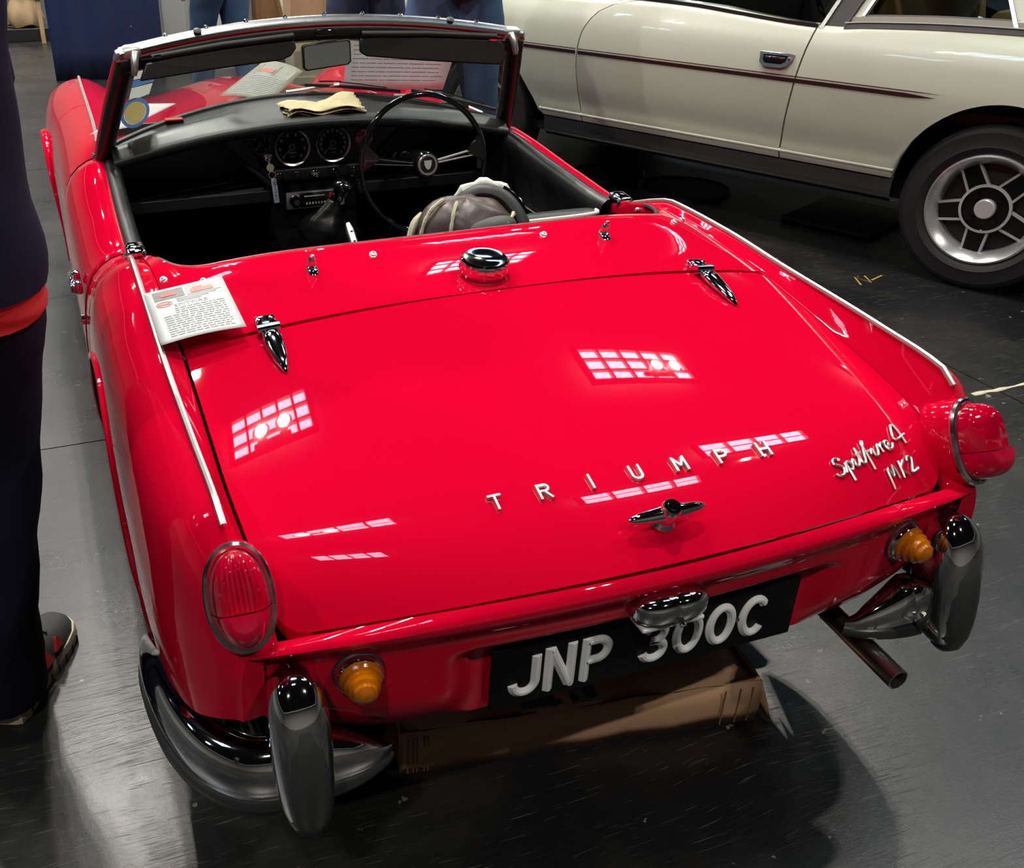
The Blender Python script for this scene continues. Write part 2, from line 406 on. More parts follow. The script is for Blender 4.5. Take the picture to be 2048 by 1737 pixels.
# ================================================================ the hall: floor, walls, roof
fl = MB().box((0, 6, -.03), (44, 46, .04)).build('floor', 'floorb'); tag(fl, 'worn black sheet floor of the exhibition hall, scuffed and scratched', None, None, 'structure')
def sheet(x0, x1, y0, y1):
    g_ = .0025
    return MB().box(((x0+x1)/2, (y0+y1)/2, -.005), (x1-x0-2*g_, y1-y0-2*g_, .010)).build('floor_sheet', 'floorb', fl)
for ci, (x0, x1) in enumerate(((-4, -2), (-2, 2), (2, 4), (4, 6))):
    off = {-2: 1.66, 2: 1.05}.get(x0, random.uniform(0, 3.3))
    for k in range(-2, 5): sheet(x0, x1, off+3.3*k, off+3.3*(k+1))
te = MB(); random.seed(11); xs_ = [1.90+.42*i/14 for i in range(15)]
te.grid([[Vector((x, 1.052+random.uniform(-.004, .004)-.02*w_*random.uniform(.4, 1.2), .0012)) for x in xs_] for w_ in (0, 1)]); te.build('torn_edge', 'fleece', fl, solid=.001)
def wall(name, c, d): tag(MB().box(c, d).build(name, 'wallp'), None, None, None, 'structure')
HC = 8.5
wall('wall_front', (0, 29, HC/2), (44, .2, HC)); wall('wall_back', (0, -17, HC/2), (44, .2, HC))
wall('wall_left', (-22, 6, HC/2), (.2, 46, HC)); wall('wall_right', (22, 6, HC/2), (.2, 46, HC))
tag(MB().box((0, 6, HC+.4), (44, 46, .2)).build('ceiling', 'ceil'), None, None, None, 'structure')
def skylight(x, y, lx, ly, nx, ny, z=HC, e=None):
    """roof light: glowing panes between glazing bars"""
    t = empty('roof_light', (x, y, z), 0, SKY_LABEL[len(SKY_DONE) % len(SKY_LABEL)], 'roof light', 'roof lights in the hall roof'); SKY_DONE.append(t)
    px, py = lx/nx, ly/ny; me = None
    for i in range(nx):
        for j in range(ny):
            c = (-lx/2+px*(i+.5), -ly/2+py*(j+.5), .06)
            if me is None:
                o = MB().add([(-px/2, -py/2, 0), (px/2, -py/2, 0), (px/2, py/2, 0), (-px/2, py/2, 0)], [(3, 2, 1, 0)]).build('roof_pane', 'sky', t, recalc=False, loc=c); me = o.data
            else:
                o = bpy.data.objects.new('roof_pane', me); COL.objects.link(o); o.parent = t; o.location = c
    fr = MB()
    for i in range(nx+1): fr.box((-lx/2+px*i, 0, .03), (.035 if 0 < i < nx else .08, ly+.08, .10))
    for j in range(ny+1): fr.box((0, -ly/2+py*j, .03), (lx+.08, .03 if 0 < j < ny else .08, .10))
    fr.build('glazing_bars', 'steel', t)
SKY_DONE = []; SKY_LABEL = ['glazed roof light with dark glazing bars high in the hall roof']
# ================================================================ the red car
car = empty('convertible_car', (0, 0, -G), 0, 'red open two-seat sports car seen from behind, black interior, plate JNP 300C', 'car')

def profile(ys, slopes, z0, z1):
    """smooth profile built by integrating a monotone slope curve from the front (z0) to the rear (z1)"""
    f = pchip([-y for y in ys], slopes); Y = np.linspace(ys[0], ys[-1], 240); sl = np.array([f(-y) for y in Y])
    drop = np.concatenate([[0], np.cumsum((sl[1:]+sl[:-1])/2*(Y[:-1]-Y[1:]))])
    bend = np.clip((-Y+ys[3])/(ys[3]-ys[-1]), 0, 1)**2
    drop = drop+((z0-z1)-drop[-1])*bend
    return lambda y: z0-float(np.interp(-y, -Y, drop))
ez = profile([.553, .40, .26, .165, .12, .085, .055, .022], [.190, .203, .216, .25, .40, .70, 1.05, 1.45], .771, .593)
cz = profile([.560, .40, .25, .14, .09, .04, 0, -.042], [.224, .230, .242, .285, .37, .52, .68, .85], .805, .621)
ex_ = pchip([.022, .06, .13, .26, .553], [.547, .553, .5615, .567, .567])
fe = [lambda v: ex_(.553-.531*v), lambda v: .553-.531*v, lambda v: ez(.553-.531*v)]
fc = [lambda v: .560-.602*v, lambda v: cz(.560-.602*v)]
def lidpt(u, v, inset=0.0):
    x = u*(fe[0](v)-inset); k = abs(x)/fe[0](v)
    return Vector((x, fc[0](v)+(fe[1](v)-fc[0](v))*k*k, fc[1](v)+(fe[2](v)-fc[1](v))*k**2.3))
def lid_at(x, y):
    """point and normal on the boot lid above plan position x, y"""
    lo, hi = 0.0, 1.0
    for _ in range(40):
        v = (lo+hi)/2; p = lidpt(x/fe[0](v), v)
        if p.y > y: lo = v
        else: hi = v
    u = x/fe[0](v); a = lidpt(u+.01, v)-lidpt(u-.01, v); b = lidpt(u, min(v+.01, 1))-lidpt(u, max(v-.01, 0))
    n = a.cross(b); n = -n if n.z < 0 else n
    return lidpt(u, v), n.normalized()

beadz = pchip([-.01, 0, .04, .086, .125, .27, .55, .72, .92, 1.0, 1.08, 1.156, 1.4, 1.79, 2.0, 2.5, 3.2, 3.45, 3.6, 3.7],
              [.585, .595, .655, .722, .748, .763, .784, .800, .808, .790, .764, .750, .770, .811, .818, .81, .79, .735, .62, .46])
beadx = pchip([-.01, 0, .086, .125, .55, .92, 1.08, 1.156, 1.79, 2.0, 3.2, 3.5, 3.7], [.588, .590, .595, .598, .605, .603, .598, .606, .592, .578, .545, .53, .50])
xmax = pchip([-.01, 0, .03, .08, .13, .2, .35, .6, 1.15, 1.8, 2.6, 2.9, 3.3, 3.5, 3.7], [.607, .612, .640, .664, .678, .690, .699, .705, .706, .705, .702, .706, .69, .65, .56])
ARCH_R = dict(y=.80, z=.33, r=.325); ARCH_F = dict(y=2.90, z=.33, r=.335)
def zbot(y):
    for A in (ARCH_R, ARCH_F):
        d = abs(y-A['y'])
        if d < A['r']: return max(A['z']+math.sqrt(A['r']**2-d*d), .30)
    return pchip([-.01, 0, .08, .2, .4, .475, 1.12, 3.3, 3.7], [.487, .485, .45, .42, .40, .36, .235, .26, .30])(y)
def side_sec(y, n=22):
    xb, zb, xm = beadx(y), beadz(y), xmax(y); w = xm-xb
    c = catmull([(xb, 0, zb), (xb+.38*w, 0, zb-.014), (xb+.76*w, 0, zb-.058), (xm-.004, 0, zb-.15), (xm, 0, zb-.26), (xm-.008, 0, min(.37, zb-.32)), (xm-.045, 0, .20)], 60)
    zo = zbot(y); q = [p for p in c if p.z >= zo]
    k = len(q)
    if k < len(c):
        a, b = c[k-1], c[k]; f = (a.z-zo)/max(a.z-b.z, 1e-6); q.append(a.lerp(b, f))
    q = catmull(q, n) if len(q) > 1 else [q[0]]*n
    return [Vector((p.x, y, p.z)) for p in q]
insx = pchip([-.01, 0, .022, .06, .13, .26, .41, .553, .66, .8, .9, 1.0, 1.08, 1.16], [.545, .548, .5515, .5573, .5658, .5713, .5714, .5714, .571, .571, .573, .575, .577, .585])
_insf = pchip([.553, .66, .8, .9, 1.0, 1.08, 1.16], [.771, .784, .798, .802, .786, .760, .745]); _insr = pchip([-.01, 0, .022], [.575, .583, .593])
def insz(y): return _insr(y) if y < .022 else ez(y) if y < .553 else _insf(y)

def mirx(pts, s): return [Vector((p.x*s, p.y, p.z)) for p in pts]
def yrows(a, b, d, extra=()):
    n = max(2, int(round((b-a)/d))); ys = [a+(b-a)*i/n for i in range(n+1)]
    return sorted(set(ys+[e for e in extra if a < e < b]))
def arch_extra(A):
    return [A['y']+s_*A['r']*math.cos(t*PI/2/10) for t in range(11) for s_ in (-1, 1)]+[A['y']+s_*(A['r']+.0015) for s_ in (-1, 1)]

for s_ in (-1, 1):
    # rear wing with its inner slope beside the boot lid
    rows = []
    for y in yrows(0.0, 1.152, .022, [.005, .012, .03, .05, .065, .075, .086, .1, .113, .125]+arch_extra(ARCH_R)):
        sec = side_sec(y); xi, zi = insx(y), insz(y); b = sec[0]
        inner = [Vector((xi-.001, y, zi-.02)), Vector((xi, y, zi-.003)), Vector((xi+.002, y, zi))]
        for f in (.25, .5, .75):
            inner.append(Vector((xi+(b.x-xi)*f, y, zi+(b.z-zi)*(f**1.3))))
        bot = sec[-1]
        rows.append(mirx(inner+sec+[Vector((bot.x-.012, bot.y, bot.z+.002))], s_))
    w_ = MB().grid(rows)
    # closing face towards the valance
    r0 = rows[0]; w_.add([p for p in r0[2:-1]]+[Vector((s_*.575, .004, p.z)) for p in r0[2:-1]], [(i, i+1, i+1+len(r0)-3, i+len(r0)-3) for i in range(len(r0)-4)])
    w_.build('rear_wing', 'red', car, ang=50)
    # chrome beading along the crest
    pts = [Vector((s_*beadx(y), y, beadz(y)+.002)) for y in yrows(.095, 1.07, .03)]
    MB().tube(pts, .0052, 8).build('wing_beading', 'bead', car)
    # arch lip
    A = ARCH_R
    lip = []
    for i in range(25):
        t = PI*(-.06+1.12*i/24); y = A['y']+A['r']*math.cos(t); z = A['z']+A['r']*math.sin(t)
        lip.append(Vector((s_*(side_sec(min(max(y, .47), 1.13))[-1].x+.001 if z > .3 else s_*.69), y, z)) if z > .3 else Vector((s_*.685, y, z)))
    MB().tube(lip, .006, 6).build('arch_lip', 'red', car)
    # door
    rows = []
    for y in yrows(1.157, 1.785, .03):
        sec = side_sec(y); b = sec[0]; bot = sec[-1]
        rows.append(mirx([Vector((b.x-.022, y, b.z-.012)), Vector((b.x-.010, y, b.z-.003))]+sec+[Vector((bot.x-.012, y, bot.z))], s_))
    MB().grid(rows).build('door', 'red', car, ang=50, solid=.002)
    d_ = COL.objects[-1]
    # inner card of the door with a padded top roll
    card = MB()
    rows = []
    for y in yrows(1.145, 1.80, .04):
        b = side_sec(y)[0]; k = (y-1.145)/.655
        rows.append(mirx([Vector(p) for p in ((b.x-.012, y, b.z-.004), (b.x-.020, y, b.z+.008), (b.x-.036, y, b.z+.008), (b.x-.050, y, b.z-.006),
                    (b.x-.053, y, b.z-.035), (b.x-.047, y, b.z-.058), (b.x-.050, y, b.z-.10), (b.x-.054, y, b.z-.16), (b.x-.064, y, b.z-.175), (b.x-.064, y, .42), (b.x-.06, y, .24))], s_))
    card.grid(rows).build('door_card', 'vinyl', d_, ang=60)
    # pocket seam line on the card
    MB().tube([Vector((s_*(beadx(y)-.066), y, .655-.03*((1.75-y)/.6))) for y in (1.76, 1.6, 1.45, 1.3, 1.18)], .004, 6).build('card_piping', 'vinyl', d_)
    # outside handle and lock
    h = MB().rbox((s_*.716, 1.235, .672), (.014, .10, .022), .006)
    h.rbox((s_*.706, 1.27, .672), (.02, .022, .03), .006).rbox((s_*.706, 1.20, .672), (.02, .022, .03), .006)
    h.build('door_handle', 'chrome', d_)
    MB().lathe([(0, -.006), (.012, -.006), (.012, .004), (.008, .007), (0, .008)], 14, (s_*.705, 1.19, .60), frame((s_, 0, 0))).build('door_lock', 'chrome', d_)

# ---- boot lid
def lid_rows():
    vs = [0, .004, .02]+[.05+.05*i for i in range(16)]+[.83, .86, .89, .92, .94, .955, .968, .978, .985, .991, .996, 1.0]
    rows = []
    end = lidpt(1, 1)
    us = [-1+2*i/40 for i in range(41)]
    for v in vs:
        p = lidpt(1, v); d = (p-end).length; R = .040; inset = .0
        if d < R: inset = R*(1-math.sqrt(max(0, 1-((R-d)/R)**2)))
        p0 = lidpt(1, 0); d0 = (p-p0).length; R0 = .02
        if d0 < R0: inset = R0*(1-math.sqrt(max(0, 1-((R0-d0)/R0)**2)))
        rows.append((v, inset, [lidpt(u, v, inset) for u in us]))
    return rows
lr = lid_rows()
grid = []
for v, ins, r in lr:
    a, b = r[0], r[-1]
    grid.append([a+Vector((.002, 0, -.022)), a+Vector((.0006, 0, -.003))]+r+[b+Vector((-.0006, 0, -.003)), b+Vector((-.002, 0, -.022))])
first = [p+Vector((0, -.0006, -.003)) for p in grid[0]]; first2 = [p+Vector((0, -.002, -.022)) for p in grid[0]]
last = [p+Vector((0, .003, -.003)) for p in grid[-1]]; last2 = [p+Vector((0, .010, -.020)) for p in grid[-1]]
lid = MB().grid([first2, first]+grid+[last, last2]).build('boot_lid', 'red', car, ang=40)

def strokes(mb, paths, M, o, width, height, top=.5, closed=()):
    """raised letter strokes: plan paths carried onto a surface by M, o with a chamfered section"""
    w = width/2; t = w*top
    prof = [(-w, 0), (-w, height*.3), (-t, height), (t, height), (w, height*.3), (w, 0)]
    n = M @ Vector((0, 0, 1))
    for i, path in enumerate(paths):
        pts = [M @ Vector((p[0], p[1], 0))+Vector(o) for p in path]
        mb.sweep(pts, prof, n, closed=i in closed)
    return mb
def arc(cx, cy, rx, ry, a0, a1, n=12):
    return [(cx+rx*math.cos(math.radians(a0+(a1-a0)*i/n)), cy+ry*math.sin(math.radians(a0+(a1-a0)*i/n))) for i in range(n+1)]

# TRIUMPH in chrome block letters; unit box is 1 x 1.4
LET = {'T': [[(-.05, 1.3), (1.05, 1.3)], [(.5, 1.3), (.5, 0)]],
       'R': [[(.05, 0), (.05, 1.4)], [(.05, 1.3)]+arc(.6, 1.02, .32, .28, 90, -90)+[(.05, .74)], [(.5, .72), (.98, 0)]],
       'I': [[(.5, 0), (.5, 1.4)]],
       'U': [[(.08, 1.4), (.08, .4)]+arc(.5, .42, .42, .34, 180, 360)+[(.92, 1.4)]],
       'M': [[(.0, 0), (.0, 1.4)], [(0, 1.32), (.52, .5)], [(.48, .5), (1.0, 1.32)], [(1.0, 0), (1.0, 1.4)]],
       'P': [[(.05, 0), (.05, 1.4)], [(.05, 1.3)]+arc(.6, .98, .32, .32, 90, -90)+[(.05, .66)]],
       'H': [[(.05, 0), (.05, 1.4)], [(.95, 0), (.95, 1.4)], [(.05, .7), (.95, .7)]]}
for i, ch in enumerate('TRIUMPH'):
    x = (i-3)*.0743+.006; p, n = lid_at(x, .076)
    M = frame(n, (0, 1, .3)); q = .0185
    mb = MB(); strokes(mb, [[(a*q-q/2, b*q) for a, b in pt] for pt in LET[ch]], M, p+n*.0003, .0062, .005, .55)
    mb.build('chrome_letter', 'bead', lid)

# script badge: joined chrome script, drawn as one pen line in a 10 x 3 box
SCR = [[(1.15, 1.9), (.95, 2.25), (.5, 2.2), (.35, 1.75), (.75, 1.3), (.95, .8), (.6, .25), (.05, .3), (-.15, .7)],
       [(1.0, .2), (1.35, .9), (1.5, 1.35), (1.3, -.9)], [(1.45, 1.15), (1.9, 1.3), (2.05, .7), (1.7, .25), (1.42, .45)],
       [(2.05, .6), (2.5, 1.25), (2.4, .5), (2.65, .25), (3.1, .9)],
       [(3.1, .9), (3.5, 2.3), (3.2, .5), (3.5, .2), (3.85, .8)], [(2.95, 1.5), (3.75, 1.55)],
       [(3.85, .8), (4.6, 2.2), (4.85, 2.5), (4.7, 2.7), (4.4, 1.9), (4.0, -.9)], [(4.05, 1.2), (4.8, 1.25)],
       [(4.7, .7), (5.15, 1.25), (5.05, .5), (5.3, .25), (5.7, .8)],
       [(5.7, .8), (6.0, 1.4), (6.15, 1.1), (6.1, .3)], [(6.12, .9), (6.5, 1.35), (6.8, 1.2)],
       [(6.7, .7), (7.2, .75), (7.3, 1.15), (7.0, 1.35), (6.75, .9), (6.85, .35), (7.3, .2), (7.75, .7)],
       [(9.2, .0), (9.35, 2.9), (8.2, .95), (9.75, 1.05)]]
p, n = lid_at(.326, .019); pe, _ = lid_at(.512, .055)
xd = (pe-p).normalized(); yd = n.cross(xd); M = Matrix((xd, yd, n)).transposed()
def draped(mb, paths, o, ex, k, r):
    """tubes drawn on the boot lid; ex = plan direction of the writing"""
    ex = Vector(ex).normalized(); ey = Vector((-ex.y, ex.x))
    for pt in paths:
        q = catmull([(a, b, 0) for a, b in pt], max(6, len(pt)*4)); out = []
        for c in q:
            xx = o[0]+(ex.x*c.x+ey.x*c.y*.62)*k; yy = o[1]+(ex.y*c.x+ey.y*c.y*.62)*k
            pp, nn = lid_at(xx, yy); out.append(pp+nn*.0025)
        mb.tube(out, r, 6)
    return mb
draped(MB(), SCR, (.332, .026), (.19, .050), .0183, .0024).build('script_badge', 'bead', lid)
MK = [[(0, -.6), (.35, 1.9), (.7, .6), (1.25, 2.0), (1.35, .2)], [(2.0, 0), (2.3, 2.0)], [(3.0, 1.8), (2.15, .95), (2.9, .05)],
      [(3.5, 1.5), (3.8, 1.95), (4.2, 1.6), (3.5, .3), (3.5, .1), (4.5, .25)]]
draped(MB(), MK, (.428, .016), (.19, .050), .0160, .0023).build('mark_badge', 'bead', lid)

# boot handle: cross-shaped, a tapered bar on a round boss
p, n = lid_at(.006, .012); M = frame(n, (0, 1, .4))
h = MB(); bar = []
for t, r in ((-1, .002), (-.93, .006), (-.75, .009), (-.3, .013), (-.12, .014), (.12, .014), (.3, .013), (.75, .009), (.93, .006), (1, .002)):
    bar.append([M @ Vector((t*.062, math.cos(a*PI/6)*r*.9, .022+math.sin(a*PI/6)*r)) for a in range(12)])
bar = [[q+p for q in r] for r in bar]
h.loft(bar); h.lathe([(0, 0), (.020, 0), (.020, .004), (.015, .010), (.0145, .038), (.012, .042), (0, .043)], 20, p, M)
h.lathe([(.008, .043), (.008, .045), (0, .045)], 12, p, M)
h.build('boot_handle', 'chrome', lid)

# boot hinges
for s_ in (-1, 1):
    a = lidpt(s_*.425/fe[0](.0), .0); p, n = lid_at(s_*.425, .50); M = frame(n, (0, 1, .25))
    h = MB()
    rings = []
    for t, wd, ht in ((.045, .012, .010), (.035, .016, .016), (.02, .017, .017), (0, .016, .015), (-.03, .012, .012), (-.055, .006, .007), (-.064, .002, .002)):
        ring = []
        for j in range(14):
            c, s2 = math.cos(2*PI*j/14), math.sin(2*PI*j/14)
            ring.append(M @ Vector((wd*math.copysign(abs(c)**.7, c), t, max(0, ht*(.5+.6*s2))))+p+n*.0005)
        rings.append(ring)
    h.loft(rings)
    h.tube([p+M @ Vector((-.019, .052, .010)), p+M @ Vector((.019, .052, .010))], .0095, 12)
    h.rbox(p+M @ Vector((0, .072, .006)), (.036, .034, .014), .004, M)
    for q in (-.011, .011): h.lathe([(.005, 0), (.005, .010), (0, .011)], 8, p+M @ Vector((q, .074, .006)), M)
    h.build('boot_hinge', 'chrome', lid)

# ---- rear deck between boot lid and cockpit
dzc = pchip([.56, .62, .68, .72, .76, .80, .9, 1.1], [.8045, .812, .821, .829, .838, .842, .842, .842])
def deck_z(x, y):
    zi = insz(y); k = min(abs(x)/insx(y), 1)
    return dzc(y)+(zi-dzc(y))*k**(3+3*sm((y-.6)/.2))
NU = 44
A_, B_ = [], []
start = [(-1+2*i/NU) for i in range(NU+1)]
opening = catmull([(-.572, 1.085, 0), (-.566, 1.03, 0), (-.556, .95, 0), (-.538, .875, 0), (-.505, .825, 0), (-.45, .803, 0), (-.3, .797, 0), (0, .795, 0),
                   (.3, .797, 0), (.45, .803, 0), (.505, .825, 0), (.538, .875, 0), (.556, .95, 0), (.566, 1.03, 0), (.572, 1.085, 0)], NU*2+1)
outer = catmull([(-.576, 1.085, 0), (-.5735, .95, 0), (-.571, .8, 0), (-.571, .66, 0), (-.5705, .575, 0)], 24)+[Vector((x, .5645-.0, 0)) for x in [-.56+1.12*i/40 for i in range(41)]]+catmull([(.5705, .575, 0), (.571, .66, 0), (.571, .8, 0), (.5735, .95, 0), (.576, 1.085, 0)], 24)
outer = catmull(outer, NU*2+1)
# pair points: corners of the opening are matched to the sides of the deck
rows = []
for i in range(NU*2+1):
    o_, p_ = opening[i], outer[i]
    # front edge of the deck follows the lid edge curve
    if p_.y < .58:
        q = lidpt(max(-1, min(1, p_.x/.567)), 0); p_ = Vector((p_.x, q.y+.005, 0))
    row = []
    row.append(Vector((p_.x, p_.y+.002, deck_z(p_.x, p_.y)-.02)))
    for f in (0, .06, .2, .35, .5, .62, .72, .80, .87, .93, 1.0):
        x = p_.x+(o_.x-p_.x)*f; y = p_.y+(o_.y-p_.y)*f
        row.append(Vector((x, y, deck_z(x, y))))
    e = row[-1]; dr = Vector((o_.x-p_.x, o_.y-p_.y, 0)).normalized()
    row += [e+dr*.006+Vector((0, 0, -.003)), e+dr*.010+Vector((0, 0, -.010)), e+dr*.009+Vector((0, 0, -.03))]
    rows.append(row)
deck = MB().grid(rows).build('rear_deck', 'red', car, ang=50)
# grey rubber edge trim along the cockpit opening
MB().tube([r[-2]+Vector((0, .003, .002)) for r in rows[8:-8]], .005, 8).build('edge_trim', 'grubber', deck)
def deck_frame(x, y):
    p = Vector((x, y, deck_z(x, y))); a = Vector((.01, 0, deck_z(x+.01, y)-deck_z(x-.0, y))); b = Vector((0, .01, deck_z(x, y+.01)-p.z))
    n = a.cross(b).normalized(); return p, n
def snap(mb, p, n, r=.0075):
    return mb.lathe([(r, 0), (r, .002), (r*.72, .003), (r*.66, .0045), (r*.72, .006), (r*.38, .0066), (r*.3, .004), (0, .004)], 14, p, frame(n, (0, 1, 0)))
for x, y in ((-.572, .815), (-.497, .748), (-.178, .738), (.178, .738), (.497, .762), (.545, .80)):
    p, n = deck_frame(max(-.56, min(.56, x)), y); snap(MB(), p, (n+Vector((0, -.35, 0))).normalized()).build('snap_stud', 'bead', deck)
for x, y in ((.572, .985), (.580, .945)):
    p = Vector((x-.018, y, deck_z(.56, y)-.018)); snap(MB(), p, Vector((-1, -.3, .3)).normalized(), .006).build('snap_stud', 'bead', deck)
for s_ in (-1, 1):   # hood pegs: teardrop base and a ball-headed peg
    p, n = deck_frame(s_*.303, .718); M = frame((n+Vector((0, -.2, 0))).normalized(), (0, 1, .1)); mb = MB()
    mb.loft([[p+M @ Vector((math.cos(a*PI/8)*.011*k, (math.sin(a*PI/8)*.019-.004)*k, z)) for a in range(16)] for k, z in ((1, -.002), (1, .003), (.75, .007), (.3, .009))])
    mb.lathe([(.007, .006), (.0085, .012), (.009, .018), (.006, .024), (.0035, .027), (.004, .031), (0, .034)], 12, p+M @ Vector((0, .003, 0)), M)
    mb.build('hood_peg', 'chrome', deck)
    # chrome end cap where the deck meets the door
    e = MB().rbox((s_*.581, 1.105, .772), (.042, .055, .020), .009, Matrix.Rotation(.12, 3, 'X'))
    e.rbox((s_*.600, 1.095, .758), (.012, .03, .022), .004)
    e.build('end_cap', 'chrome', deck)
# fuel filler cap
p, n = deck_frame(0, .628); M = frame((n+Vector((0, .02, 0))).normalized(), (0, 1, 0)); mb = MB()
prof = [(.040, -.002), (.041, .004), (.036, .007)]
mb.lathe(prof+[(0, .007)], 40, p, M)
rings = []
for r, h in ((.044, .006), (.0455, .010), (.0455, .026), (.044, .030)):
    rings.append([p+M @ Vector(((r+(.0012 if j % 3 == 0 else -.0004)*(1 if .007 < h < .029 else .3))*math.cos(2*PI*j/60), (r+(.0012 if j % 3 == 0 else -.0004)*(1 if .007 < h < .029 else .3))*math.sin(2*PI*j/60), h)) for j in range(60)])
mb.loft(rings)
mb.lathe([(.044, .030), (.040, .033), (.030, .0325), (.022, .031), (0, .030)], 40, p, M)
mb.build('fuel_cap', 'chrome', deck, ang=25)

# ---- rear valance below the lid: bright lip, dark upright face, recess for the plate
def ycr(x): return -.060+.060*(abs(x)/.592)**2
vb = pchip([0, .33, .40, .50, .546, .592], [.376, .378, .386, .425, .449, .482])
rows = []
xs = [-.592+1.184*i/96 for i in range(97)]
for k in range(34):
    row = []
    for x in xs:
        u = x/.592; ax = abs(u)
        l0 = Vector((.551*u, -.0465+.0645*u*u, .6185-.0285*ax**3)); cr = Vector((x, ycr(x), .606-.014*ax**2))
        if k == 0: p = l0+Vector((0, .006, -.02))
        elif k == 1: p = l0+Vector((0, .0008, -.003))
        elif k == 2: p = l0.copy()
        elif k == 3: p = l0.lerp(cr, .5)+Vector((0, -.0006, .001))
        elif k == 4: p = l0.lerp(cr, .85)
        else:
            f = (k-5)/28; zt = cr.z-.004; z = zt+(vb(ax*.592)-zt)*f
            y = cr.y-.001+.017*sm(f*5)
            y += (.026-ycr(x)-.016)*max(0, (f-.55)/.45)**2
            dpt = -.003-y
            m = sm((.335-abs(x))/.06)*sm((f-.26)/.10)
            if dpt > -.2 and abs(x) < .34: y += (max(-.003, -.003)-y)*m if y < -.003 or f < .9 else 0
            p = Vector((x, y, z))
        row.append(p)
    rows.append(row)
bt = [p+Vector((0, .03, .004)) for p in rows[-1]]
valance = MB().grid(rows+[bt]).build('rear_valance', 'red', car, ang=45)

# ---- number plate with raised characters
plate = MB().rbox((0, -.0135, .4585), (.5205, .006, .112), .002).build('number_plate', 'plate', car)
MPL = Matrix(((1, 0, 0), (0, 0, -1), (0, 1, 0)))   # plate x, up -> world, normal to the rear
CW, CH = .036, .064
PL = {'J': [[(CW, CH), (CW, .018)]+arc(CW/2, .018, CW/2, .018, 0, -180, 14)],
      'N': [[(0, -.007), (0, CH+.007)], [(0.002, CH+.004), (CW-.002, -.004)], [(CW, -.007), (CW, CH+.007)]],
      'P': [[(0, -.007), (0, CH+.007)], [(0, CH)]+arc(CW-.018, CH-.018, .018, .018, 90, -90, 14)+[(0, CH-.036)]],
      '3': [arc(CW/2, CH-.0155, CW/2-.002, .0155, 165, -75, 16)+[(CW/2-.006, CH/2+.002)], [(CW/2-.006, CH/2+.002)]+arc(CW/2, .0165, CW/2, .0165, 75, -165, 16)],
      '0': [arc(CW/2, CH/2, CW/2+.001, CH/2, 0, 352, 30)],
      'C': [arc(CW/2, CH/2, CW/2+.002, CH/2, 42, 318, 24)]}
x = -.2265
for ch, adv in (('J', .0565), ('N', .0595), ('P', .097), ('3', .0585), ('0', .0585), ('0', .0595), ('C', .05)):
    mb = MB(); strokes(mb, [[(a+x, b) for a, b in pt] for pt in PL[ch]], MPL, (0, -.0165, .4265), .0150, .0062, .26, closed=(0,) if ch == '0' else ())
    mb.build('plate_character', 'white', plate, ang=20); x += adv
for bx in (-.158, .153): MB().lathe([(.004, 0), (.004, .002), (0, .003)], 10, (bx, -.0165, .4585), MPL).build('plate_bolt', 'stain', plate)

# ---- plate lamp: chrome two-lobed hood on a bracket
mb = MB(); rings = []
for t in (-1, -.94, -.8, -.5, -.12, -.04, .04, .12, .5, .8, .94, 1):
    k = (1-abs(t)**3.5)**.5 if abs(t) < 1 else .05
    k *= .93 if abs(t) < .06 else 1
    rings.append([Vector((t*.058-.012, -.058+.029*k*math.copysign(abs(math.cos(a*PI/10))**.7, math.cos(a*PI/10)), .566+.023*(.35+.65*k)*math.copysign(abs(math.sin(a*PI/10))**.7, math.sin(a*PI/10)))) for a in range(20)])
mb.loft(rings)
mb.rbox((-.012, -.036, .566), (.122, .010, .050), .004)
mb.lathe([(.005, 0), (.005, .004), (.003, .005), (0, .005)], 10, (-.008, -.0865, .551), frame((0, -1, -.4)))
plamp = mb.build('plate_lamp', 'chrome', car)
MB().rbox((-.012, -.058, .541), (.10, .036, .008), .003).build('lamp_lens', 'white', plamp)

# ---- amber indicators
for s_ in (-1, 1):
    c = Vector((s_*.452, -.008, .532)); M = frame((s_*.10, -1, .0))
    mb = MB().lathe([(.036, -.014), (.036, .004), (.034, .006), (0, .006)], 28, c, M)
    ind = mb.build('indicator_lamp', 'rubber', car)
    MB().lathe([(.0335, .005), (.0335, .011), (.0305, .015), (.028, .014), (.028, .006)], 28, c, M, cap=False).build('indicator_rim', 'chrome', ind)
    MB().lathe([(.029, .010), (.0285, .018), (.0258, .0215), (.0255, .028), (.0220, .0315), (.0215, .038), (.0170, .0415), (.0160, .047), (.008, .052), (0, .054)], 28, c, M).build('indicator_lens', 'amber', ind, ang=25)

